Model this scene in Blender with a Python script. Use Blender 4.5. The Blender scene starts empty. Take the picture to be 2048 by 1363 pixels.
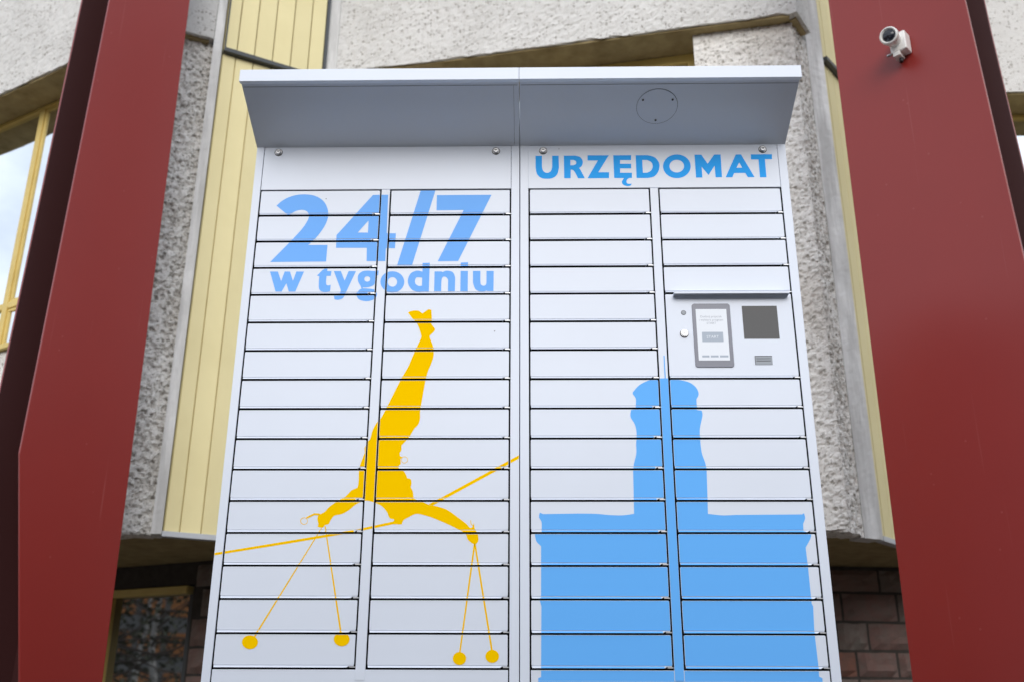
import bpy, bmesh, math, random
from mathutils import Vector, Matrix, noise
from mathutils.geometry import tessellate_polygon

random.seed(7)
scene = bpy.context.scene
R = math.radians
CAMZ = 0.60                      # camera height above the paving
OX, OY = 0.0304, -2.7881         # camera plan position; the lockers' front is the plane y = 0

# ------------------------------------------------------------------ camera
cam_data = bpy.data.cameras.new('camera')
cam = bpy.data.objects.new('camera', cam_data)
scene.collection.objects.link(cam)
cam_data.sensor_width = 36.0
cam_data.lens = 35.0
cam_data.clip_start = 0.05
cam_data.clip_end = 2000
right = Vector((0.999834, 0.017932, 0.003364))
up = Vector((0.003082, -0.347765, 0.937577))
fwd = Vector((-0.017983, 0.93741, 0.347762))
m = Matrix((right, up, -fwd)).transposed().to_4x4()
m.translation = (OX, OY, CAMZ)
cam.matrix_world = m
cam_data.dof.use_dof = True
cam_data.dof.focus_distance = 2.95
cam_data.dof.aperture_fstop = 3.2
scene.camera = cam

# ------------------------------------------------------------------ sky: high overcast with a little blue
SUN_EL, SUN_AZ = 25.0, 178.0     # azimuth clockwise from +Y: behind the camera, slightly to its left
world = bpy.data.worlds.new('World')
scene.world = world
world.use_nodes = True
nt = world.node_tree
for n in list(nt.nodes):
    nt.nodes.remove(n)
def wn(t, **k):
    n = nt.nodes.new(t)
    for a, b in k.items():
        setattr(n, a, b)
    return n
sky = wn('ShaderNodeTexSky', sky_type='NISHITA', sun_disc=False)
sky.sun_elevation = R(SUN_EL)
sky.sun_rotation = R(SUN_AZ)
sky.air_density = 1.0
sky.dust_density = 1.5
tc = wn('ShaderNodeTexCoord')
mp = wn('ShaderNodeMapping')
mp.inputs['Scale'].default_value = (1.6, 1.6, 3.2)
cn = wn('ShaderNodeTexNoise')
cn.inputs['Scale'].default_value = 1.7
cn.inputs['Detail'].default_value = 7
cn.inputs['Roughness'].default_value = 0.58
cr = wn('ShaderNodeValToRGB')
cr.color_ramp.elements[0].position = 0.36
cr.color_ramp.elements[0].color = (0.45, 0.45, 0.45, 1)
cr.color_ramp.elements[1].position = 0.58
cr.color_ramp.elements[1].color = (1, 1, 1, 1)
mixc = wn('ShaderNodeMix', data_type='RGBA')
mixc.inputs['B'].default_value = (8.3, 9.0, 10.1, 1)
bg = wn('ShaderNodeBackground')
bg.inputs['Strength'].default_value = 0.12
wo = wn('ShaderNodeOutputWorld')
L = nt.links
L.new(tc.outputs['Generated'], mp.inputs['Vector'])
L.new(mp.outputs['Vector'], cn.inputs['Vector'])
L.new(cn.outputs['Fac'], cr.inputs['Fac'])
L.new(cr.outputs['Color'], mixc.inputs['Factor'])
L.new(sky.outputs['Color'], mixc.inputs['A'])
L.new(mixc.outputs['Result'], bg.inputs['Color'])
L.new(bg.outputs['Background'], wo.inputs['Surface'])

sun_d = bpy.data.lights.new('sun', 'SUN')
sun_d.energy = 1.5
sun_d.angle = R(40)
sun_d.color = (1.0, 0.965, 0.92)
sun = bpy.data.objects.new('sun', sun_d)
scene.collection.objects.link(sun)
sd = Vector((math.sin(R(SUN_AZ)) * math.cos(R(SUN_EL)), math.cos(R(SUN_AZ)) * math.cos(R(SUN_EL)), math.sin(R(SUN_EL))))
sun.rotation_euler = sd.to_track_quat('Z', 'Y').to_euler()
sun.location = (-4, -12, 16)

scene.view_settings.view_transform = 'Standard'
scene.view_settings.look = 'None'
scene.view_settings.exposure = 0.42
scene.view_settings.gamma = 1
scene.view_settings.use_curve_mapping = False

# ------------------------------------------------------------------ materials
MATS = {}
def mat(name, base, rough=0.5, metallic=0.0, spec=0.5, var=None, bump=None, coat=0.0, emit=None):
    """var = (scale, other colour, amount); bump = (scale, strength, distance)"""
    mt = bpy.data.materials.new(name)
    mt.use_nodes = True
    t = mt.node_tree
    b = t.nodes['Principled BSDF']
    b.inputs['Base Color'].default_value = (*base, 1)
    b.inputs['Roughness'].default_value = rough
    b.inputs['Metallic'].default_value = metallic
    b.inputs['Specular IOR Level'].default_value = spec
    b.inputs['Coat Weight'].default_value = coat
    b.inputs['Coat Roughness'].default_value = 0.12
    geo = t.nodes.new('ShaderNodeNewGeometry')
    if var:
        nz = t.nodes.new('ShaderNodeTexNoise')
        nz.inputs['Scale'].default_value = var[0]
        nz.inputs['Detail'].default_value = 6
        nz.inputs['Roughness'].default_value = 0.6
        rp = t.nodes.new('ShaderNodeValToRGB')
        rp.color_ramp.elements[0].position = 0.5 - 0.22 * var[2]
        rp.color_ramp.elements[0].color = (*var[1], 1)
        rp.color_ramp.elements[1].position = 0.5 + 0.14
        rp.color_ramp.elements[1].color = (*base, 1)
        t.links.new(geo.outputs['Position'], nz.inputs['Vector'])
        t.links.new(nz.outputs['Fac'], rp.inputs['Fac'])
        t.links.new(rp.outputs['Color'], b.inputs['Base Color'])
    if bump:
        nb = t.nodes.new('ShaderNodeTexNoise')
        nb.inputs['Scale'].default_value = bump[0]
        nb.inputs['Detail'].default_value = 5
        bp = t.nodes.new('ShaderNodeBump')
        bp.inputs['Strength'].default_value = bump[1]
        bp.inputs['Distance'].default_value = bump[2]
        t.links.new(geo.outputs['Position'], nb.inputs['Vector'])
        t.links.new(nb.outputs['Fac'], bp.inputs['Height'])
        t.links.new(bp.outputs['Normal'], b.inputs['Normal'])
    if emit:
        b.inputs['Emission Color'].default_value = (*emit[0], 1)
        b.inputs['Emission Strength'].default_value = emit[1]
    MATS[name] = mt
    return mt

def concrete(name, base, pit, pit_scale, density, stain=(0.33, 0.30, 0.25), bump=0.6, smooth=False):
    """whitewashed rough-cast: separate pits of uneven size in a granular surface, soft stains, relief"""
    mt = bpy.data.materials.new(name)
    mt.use_nodes = True
    t = mt.node_tree
    b = t.nodes['Principled BSDF']
    b.inputs['Roughness'].default_value = 0.92
    b.inputs['Specular IOR Level'].default_value = 0.2
    k = t.links.new
    def N(ty, **kw):
        n = t.nodes.new(ty)
        for a, v in kw.items():
            setattr(n, a, v)
        return n
    def ramp(p0, c0, p1, c1):
        r = N('ShaderNodeValToRGB')
        r.color_ramp.elements[0].position = p0; r.color_ramp.elements[0].color = (*c0, 1)
        r.color_ramp.elements[1].position = p1; r.color_ramp.elements[1].color = (*c1, 1)
        return r
    def noise_n(scale, detail=4, rough=0.6):
        n = N('ShaderNodeTexNoise'); n.inputs['Scale'].default_value = scale; n.inputs['Detail'].default_value = detail; n.inputs['Roughness'].default_value = rough
        return n
    geo = N('ShaderNodeNewGeometry')
    n2 = noise_n(2.3, 6, 0.65); k(geo.outputs['Position'], n2.inputs['Vector'])
    r2 = ramp(0.36, stain, 0.56, base); k(n2.outputs['Fac'], r2.inputs['Fac'])
    bp = N('ShaderNodeBump'); bp.inputs['Strength'].default_value = bump; bp.inputs['Distance'].default_value = 0.012
    if smooth:
        st = N('ShaderNodeMapping'); st.inputs['Scale'].default_value = (9, 9, 1.1); k(geo.outputs['Position'], st.inputs['Vector'])
        n1 = noise_n(1.3, 5, 0.65); k(st.outputs['Vector'], n1.inputs['Vector'])
        r1 = ramp(0.40, (0, 0, 0), 0.60, (1, 1, 1)); k(n1.outputs['Fac'], r1.inputs['Fac'])
        mask = r1.outputs['Color']
    else:
        # wobble the lookup so the pits are not round
        wob = noise_n(pit_scale * 1.3, 2); k(geo.outputs['Position'], wob.inputs['Vector'])
        sub = N('ShaderNodeVectorMath', operation='SUBTRACT'); sub.inputs[1].default_value = (0.5, 0.5, 0.5); k(wob.outputs['Color'], sub.inputs[0])
        sc = N('ShaderNodeVectorMath', operation='SCALE'); sc.inputs['Scale'].default_value = 1.1 / pit_scale; k(sub.outputs['Vector'], sc.inputs[0])
        ad0 = N('ShaderNodeVectorMath', operation='ADD'); k(geo.outputs['Position'], ad0.inputs[0]); k(sc.outputs['Vector'], ad0.inputs[1])
        masks = []
        for s in (1.0, 2.1):
            vo = N('ShaderNodeTexVoronoi'); vo.inputs['Scale'].default_value = pit_scale * s; k(ad0.outputs['Vector'], vo.inputs['Vector'])
            # clusters: pits come thick in some places and thin in others
            cl = noise_n(5.5, 2); k(geo.outputs['Position'], cl.inputs['Vector'])
            sepc = N('ShaderNodeSeparateColor'); k(vo.outputs['Color'], sepc.inputs['Color'])
            th = N('ShaderNodeMath', operation='MULTIPLY_ADD'); th.inputs[1].default_value = 1.1; th.inputs[2].default_value = density - 0.55; k(cl.outputs['Fac'], th.inputs[0])
            on = N('ShaderNodeMath', operation='SUBTRACT'); k(sepc.outputs['Red'], on.inputs[0]); k(th.outputs[0], on.inputs[1])
            on2 = N('ShaderNodeMath', operation='MULTIPLY'); on2.inputs[1].default_value = 6.0; on2.use_clamp = True; k(on.outputs[0], on2.inputs[0])
            ds = N('ShaderNodeMapRange', clamp=True); ds.inputs['From Min'].default_value = 0.22; ds.inputs['From Max'].default_value = 0.50; k(vo.outputs['Distance'], ds.inputs['Value'])
            mxx = N('ShaderNodeMath', operation='MAXIMUM'); k(on2.outputs[0], mxx.inputs[0]); k(ds.outputs['Result'], mxx.inputs[1])
            masks.append(mxx)
        mm = N('ShaderNodeMath', operation='MINIMUM'); k(masks[0].outputs[0], mm.inputs[0])
        soft = N('ShaderNodeMapRange'); soft.inputs['To Min'].default_value = 0.45; k(masks[1].outputs[0], soft.inputs['Value']); k(soft.outputs['Result'], mm.inputs[1])
        mask = mm.outputs[0]
    mx = N('ShaderNodeMix', data_type='RGBA'); mx.inputs['A'].default_value = (*pit, 1)
    k(mask, mx.inputs['Factor']); k(r2.outputs['Color'], mx.inputs['B']); k(mx.outputs['Result'], b.inputs['Base Color'])
    n3 = noise_n(pit_scale * 2.4, 4, 0.7); k(geo.outputs['Position'], n3.inputs['Vector'])
    ad = N('ShaderNodeMath', operation='MULTIPLY_ADD'); ad.inputs[1].default_value = 0.7; k(n3.outputs['Fac'], ad.inputs[0]); k(mask, ad.inputs[2])
    k(ad.outputs[0], bp.inputs['Height']); k(bp.outputs['Normal'], b.inputs['Normal'])
    MATS[name] = mt
    return mt

def mirror_glass(name, dark, fac, tint):
    mt = bpy.data.materials.new(name)
    mt.use_nodes = True
    t = mt.node_tree
    b = t.nodes['Principled BSDF']
    b.inputs['Base Color'].default_value = (*dark, 1)
    b.inputs['Roughness'].default_value = 0.05
    g = t.nodes.new('ShaderNodeBsdfGlossy')
    g.inputs['Color'].default_value = (*tint, 1)
    g.inputs['Roughness'].default_value = 0.015
    mx = t.nodes.new('ShaderNodeMixShader')
    mx.inputs['Fac'].default_value = fac
    t.links.new(b.outputs[0], mx.inputs[1]); t.links.new(g.outputs[0], mx.inputs[2])
    t.links.new(mx.outputs[0], t.nodes['Material Output'].inputs['Surface'])
    MATS[name] = mt
    return mt

WHITE = mat('white powder coat', (0.735, 0.785, 0.885), 0.40, var=(2.6, (0.712, 0.757, 0.85), 1.2), bump=(900, 0.03, 0.001))
def specks(mt):
    """a few tiny dark dirt specks"""
    t = mt.node_tree; b = t.nodes['Principled BSDF']; k = t.links.new
    src = b.inputs['Base Color'].links[0].from_socket
    geo = t.nodes.new('ShaderNodeNewGeometry')
    v = t.nodes.new('ShaderNodeTexVoronoi'); v.inputs['Scale'].default_value = 7
    r = t.nodes.new('ShaderNodeValToRGB'); r.color_ramp.elements[0].position = 0.010; r.color_ramp.elements[1].position = 0.016
    r.color_ramp.elements[0].color = (1, 1, 1, 1); r.color_ramp.elements[1].color = (0, 0, 0, 1)
    mx = t.nodes.new('ShaderNodeMix'); mx.data_type = 'RGBA'; mx.inputs['B'].default_value = (0.10, 0.10, 0.11, 1)
    k(geo.outputs['Position'], v.inputs['Vector']); k(v.outputs['Distance'], r.inputs['Fac']); k(r.outputs['Color'], mx.inputs['Factor'])
    k(src, mx.inputs['A']); k(mx.outputs['Result'], b.inputs['Base Color'])
specks(WHITE)
BLUE = mat('light blue vinyl', (0.195, 0.475, 1.0), 0.5, spec=0.08)
TOWERBLUE = mat('sky blue vinyl', (0.15, 0.48, 1.0), 0.5, spec=0.06)
HEADBLUE = mat('blue vinyl lettering', (0.04, 0.41, 1.0), 0.5, spec=0.05)
YELLOW = mat('yellow vinyl', (1.0, 0.60, 0.0), 0.6, spec=0.0)
GAP = mat('shade black', (0.008, 0.008, 0.009), 0.9, spec=0.05)  # shade inside the door gaps, painted in as near-black
SEAM = mat('dark folded seam', (0.10, 0.105, 0.115), 0.7)
CHROME = mat('nickel plated metal', (0.50, 0.50, 0.51), 0.32, metallic=1.0)
STEEL = mat('zinc hinge metal', (0.62, 0.63, 0.66), 0.4, metallic=0.6)
BLACK = mat('black plastic', (0.015, 0.015, 0.017), 0.4)
BEZEL = mat('grey tablet bezel', (0.105, 0.115, 0.165), 0.3, coat=0.1)
SCREEN = mat('lit tablet screen', (0.66, 0.69, 0.74), 0.3, spec=0.2, emit=((0.92, 0.95, 1.0), 0.13))
SCRGREY = mat('grey screen button', (0.36, 0.41, 0.48), 0.3, spec=0.2, emit=((0.4, 0.46, 0.55), 0.08))
SCRTEXT = mat('pale screen print', (0.36, 0.38, 0.43), 0.3, spec=0.2, emit=((0.5, 0.53, 0.6), 0.06))
SCANNER = mat('dark scanner glass', (0.03, 0.031, 0.035), 0.06, spec=0.22, coat=0.0)
SLOT = mat('grey card slot', (0.28, 0.31, 0.35), 0.4)
RED = mat('oxide red paint', (0.245, 0.0225, 0.0175), 0.28, spec=0.40, var=(1.4, (0.23, 0.0215, 0.017), 1), bump=(45, 0.03, 0.002))
def scratches(mt, col):
    """a few thin pale scratches and chalky specks over the paint"""
    t = mt.node_tree; b = t.nodes['Principled BSDF']; k = t.links.new
    src = b.inputs['Base Color'].links[0].from_socket
    geo = t.nodes.new('ShaderNodeNewGeometry')
    mp_ = t.nodes.new('ShaderNodeMapping'); mp_.inputs['Scale'].default_value = (60, 60, 1.3); mp_.inputs['Rotation'].default_value = (0.03, 0.05, 0)
    n1 = t.nodes.new('ShaderNodeTexNoise'); n1.inputs['Scale'].default_value = 1.0; n1.inputs['Detail'].default_value = 3
    r1 = t.nodes.new('ShaderNodeValToRGB'); r1.color_ramp.elements[0].position = 0.69; r1.color_ramp.elements[1].position = 0.78
    r1.color_ramp.elements[0].color = (0, 0, 0, 1); r1.color_ramp.elements[1].color = (0.5, 0.5, 0.5, 1)
    v = t.nodes.new('ShaderNodeTexVoronoi'); v.inputs['Scale'].default_value = 11
    r2 = t.nodes.new('ShaderNodeValToRGB'); r2.color_ramp.elements[0].position = 0.035; r2.color_ramp.elements[1].position = 0.06
    r2.color_ramp.elements[0].color = (0.55, 0.55, 0.55, 1); r2.color_ramp.elements[1].color = (0, 0, 0, 1)
    ad = t.nodes.new('ShaderNodeMath'); ad.operation = 'ADD'; ad.use_clamp = True
    mx = t.nodes.new('ShaderNodeMix'); mx.data_type = 'RGBA'; mx.inputs['B'].default_value = (*col, 1)
    k(geo.outputs['Position'], mp_.inputs['Vector']); k(mp_.outputs['Vector'], n1.inputs['Vector']); k(n1.outputs['Fac'], r1.inputs['Fac'])
    k(geo.outputs['Position'], v.inputs['Vector']); k(v.outputs['Distance'], r2.inputs['Fac'])
    k(r1.outputs['Color'], ad.inputs[0]); k(r2.outputs['Color'], ad.inputs[1]); k(ad.outputs[0], mx.inputs['Factor'])
    k(src, mx.inputs['A']); k(mx.outputs['Result'], b.inputs['Base Color'])
scratches(RED, (0.31, 0.075, 0.068))
REDSHADE = mat('dark brown primer, inner faces', (0.045, 0.011, 0.011), 0.55)  # deep shade between the flanges put into the colour
CLAD = mat('pale yellow metal cladding', (0.80, 0.705, 0.385), 0.55, var=(3.0, (0.75, 0.655, 0.345), 1), bump=(25, 0.05, 0.004))
def per_object(mt, lo, hi):
    t = mt.node_tree; b = t.nodes['Principled BSDF']; k = t.links.new
    src = b.inputs['Base Color'].links[0].from_socket
    oi = t.nodes.new('ShaderNodeObjectInfo'); mr = t.nodes.new('ShaderNodeMapRange'); mr.inputs['To Min'].default_value = lo; mr.inputs['To Max'].default_value = hi
    hs = t.nodes.new('ShaderNodeHueSaturation')
    k(oi.outputs['Random'], mr.inputs['Value']); k(mr.outputs['Result'], hs.inputs['Value']); k(src, hs.inputs['Color']); k(hs.outputs['Color'], b.inputs['Base Color'])
per_object(CLAD, 0.93, 1.03)
FRAMEY = mat('yellow window frame', (0.72, 0.55, 0.18), 0.5, var=(5.0, (0.62, 0.46, 0.14), 1))
DARKFLASH = mat('dark grey flashing', (0.05, 0.055, 0.058), 0.45)
DRIP = mat('galvanised drip edge', (0.52, 0.54, 0.57), 0.45, metallic=0.3)
LINTELC = concrete('whitewashed rough-cast concrete', (0.715, 0.70, 0.67), (0.42, 0.39, 0.355), 52, 0.16, stain=(0.655, 0.64, 0.61), bump=0.6)
PITC = concrete('pitted rough-cast concrete', (0.89, 0.865, 0.82), (0.36, 0.33, 0.29), 36, 0.46, stain=(0.78, 0.745, 0.69), bump=0.6)
PIERC = concrete('lightly pitted rough-cast concrete', (0.88, 0.855, 0.81), (0.46, 0.43, 0.38), 40, 0.30, stain=(0.74, 0.70, 0.645), bump=0.5)
TRIMC = concrete('smooth grey concrete edge', (0.86, 0.85, 0.825), (0.56, 0.55, 0.53), 6, 0.8, stain=(0.68, 0.67, 0.65), bump=0.12, smooth=True)
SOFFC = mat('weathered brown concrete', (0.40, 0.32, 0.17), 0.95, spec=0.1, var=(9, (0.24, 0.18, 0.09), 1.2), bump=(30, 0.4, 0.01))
GLASS_UP = mirror_glass('coated window glass', (0.02, 0.03, 0.03), 0.8, (0.95, 0.98, 1.0))
GLASS_LOW = mirror_glass('plain window glass', (0.015, 0.017, 0.017), 0.3, (0.95, 0.97, 1.0))
MORTAR = mat('dark mortar', (0.075, 0.066, 0.06), 0.95, spec=0.1, var=(20, (0.05, 0.045, 0.04), 1))
STONES = [mat('red brown stone', (0.215, 0.13, 0.115), 0.9, spec=0.15, var=(14, (0.18, 0.15, 0.135), 1.3), bump=(40, 0.6, 0.008)),
          mat('dull brown stone', (0.20, 0.15, 0.13), 0.9, spec=0.15, var=(11, (0.215, 0.125, 0.105), 1.2), bump=(40, 0.6, 0.008)),
          mat('grey brown stone', (0.22, 0.195, 0.175), 0.9, spec=0.15, var=(12, (0.19, 0.125, 0.11), 1.2), bump=(40, 0.6, 0.008)),
          mat('orange red stone', (0.24, 0.11, 0.08), 0.9, spec=0.15, var=(16, (0.15, 0.105, 0.09), 1.2), bump=(40, 0.6, 0.008))]
CAMW = mat('white camera housing', (0.76, 0.75, 0.72), 0.35)
LENS = mat('dark camera lens', (0.010, 0.011, 0.018), 0.12, coat=0.0)
PAVE = mat('dark asphalt paving', (0.115, 0.100, 0.078), 0.9, var=(2.0, (0.088, 0.077, 0.06), 1))
BRICKO = mat('orange brick panel', (0.42, 0.17, 0.055), 0.85, var=(3, (0.34, 0.13, 0.04), 1))
CONCG = mat('grey building frame', (0.16, 0.16, 0.155), 0.9)
CONCB = mat('beige render', (0.30, 0.27, 0.22), 0.9, var=(1, (0.26, 0.23, 0.19), 1))
BIRCH = mat('pale birch bark', (0.55, 0.53, 0.49), 0.9, var=(6, (0.07, 0.065, 0.06), 1.3))
TWIG = mat('dark twigs', (0.07, 0.055, 0.045), 0.9)
LEAF = mat('dull green leaves', (0.05, 0.06, 0.032), 0.8)

# ------------------------------------------------------------------ mesh helpers
POS = {}                          # world position of every object made
class MB:
    def __init__(self):
        self.v, self.f, self.mi = [], [], []
    def face(self, pts, mi=0):
        i = len(self.v)
        self.v += [tuple(p) for p in pts]
        self.f.append(tuple(range(i, i + len(pts)))); self.mi.append(mi)
    def hexa(self, p, mi=0):      # p: 4 front corners (ccw seen from the front) then the 4 behind them
        i = len(self.v)
        self.v += [tuple(a) for a in p]
        for f in ((0, 1, 2, 3), (5, 4, 7, 6), (4, 0, 3, 7), (1, 5, 6, 2), (3, 2, 6, 7), (4, 5, 1, 0)):
            self.f.append(tuple(i + k for k in f)); self.mi.append(mi)
        return self
    def box(self, a, b, mi=0):    # axis aligned
        x0, y0, z0 = a; x1, y1, z1 = b
        return self.hexa([(x0, y0, z0), (x1, y0, z0), (x1, y0, z1), (x0, y0, z1),
                          (x0, y1, z0), (x1, y1, z0), (x1, y1, z1), (x0, y1, z1)], mi)
    def prism(self, poly, off, mi=0):   # poly: 3D points ccw seen from the front, off: vector to the back
        n = len(poly); off = Vector(off); i = len(self.v)
        self.v += [tuple(p) for p in poly] + [tuple(Vector(p) + off) for p in poly]
        self.f.append(tuple(range(i, i + n))); self.mi.append(mi)
        self.f.append(tuple(range(i + 2 * n - 1, i + n - 1, -1))); self.mi.append(mi)
        for k in range(n):
            j = (k + 1) % n
            self.f.append((i + j, i + k, i + n + k, i + n + j)); self.mi.append(mi)
        return self
    def cyl(self, p0, p1, r0, r1=None, n=16, mi=0, caps=(True, True), capmi=None):
        p0, p1 = Vector(p0), Vector(p1); r1 = r0 if r1 is None else r1
        q = (p1 - p0).to_track_quat('Z', 'Y')
        i = len(self.v)
        for p, r in ((p0, r0), (p1, r1)):
            for k in range(n):
                a = 2 * math.pi * k / n
                self.v.append(tuple(p + q @ Vector((r * math.cos(a), r * math.sin(a), 0))))
        for k in range(n):
            j = (k + 1) % n
            self.f.append((i + k, i + j, i + n + j, i + n + k)); self.mi.append(mi)
        if caps[0]:
            self.f.append(tuple(i + k for k in range(n - 1, -1, -1))); self.mi.append(mi)
        if caps[1]:
            self.f.append(tuple(i + n + k for k in range(n))); self.mi.append(mi if capmi is None else capmi)
        return self
    def build(self, name, mats, parent=None, bevel=0.0, smooth=False, loc=None):
        if not isinstance(mats, (list, tuple)):
            mats = [mats]
        xs = [Vector(a) for a in self.v]
        if loc is None:
            lo = Vector([min(a[k] for a in xs) for k in range(3)]); hi = Vector([max(a[k] for a in xs) for k in range(3)])
            loc = (lo + hi) / 2
        loc = Vector(loc)
        me = bpy.data.meshes.new(name)
        me.from_pydata([tuple(a - loc) for a in xs], [], self.f)
        for mm in mats:
            me.materials.append(mm)
        me.polygons.foreach_set('material_index', self.mi)
        if smooth:
            me.polygons.foreach_set('use_smooth', [True] * len(self.f))
        me.update()
        return place(name, me, parent, loc, bevel)

def place(name, me, parent, loc, bevel=0.0):
    o = bpy.data.objects.new(name, me)
    scene.collection.objects.link(o)
    attach(o, parent, loc)
    if bevel:
        bv = o.modifiers.new('bevel', 'BEVEL')
        bv.width = bevel; bv.segments = 2; bv.limit_method = 'ANGLE'; bv.angle_limit = R(40)
    return o
def attach(o, parent, loc):
    loc = Vector(loc)
    if parent is not None:
        o.parent = parent
        o.location = loc - POS[parent.name]
    else:
        o.location = loc
    POS[o.name] = loc
def thing(name, label, cat, loc, group=None):
    o = bpy.data.objects.new(name, None)
    scene.collection.objects.link(o)
    o.empty_display_size = 0.2
    attach(o, None, loc)
    o['label'] = label; o['category'] = cat
    if group:
        o['group'] = group
    return o

def P(x, y, z):                   # from camera-relative plan (x right, y away, z above the camera) to the world
    return Vector((x + OX, y + OY, z + CAMZ))

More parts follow.
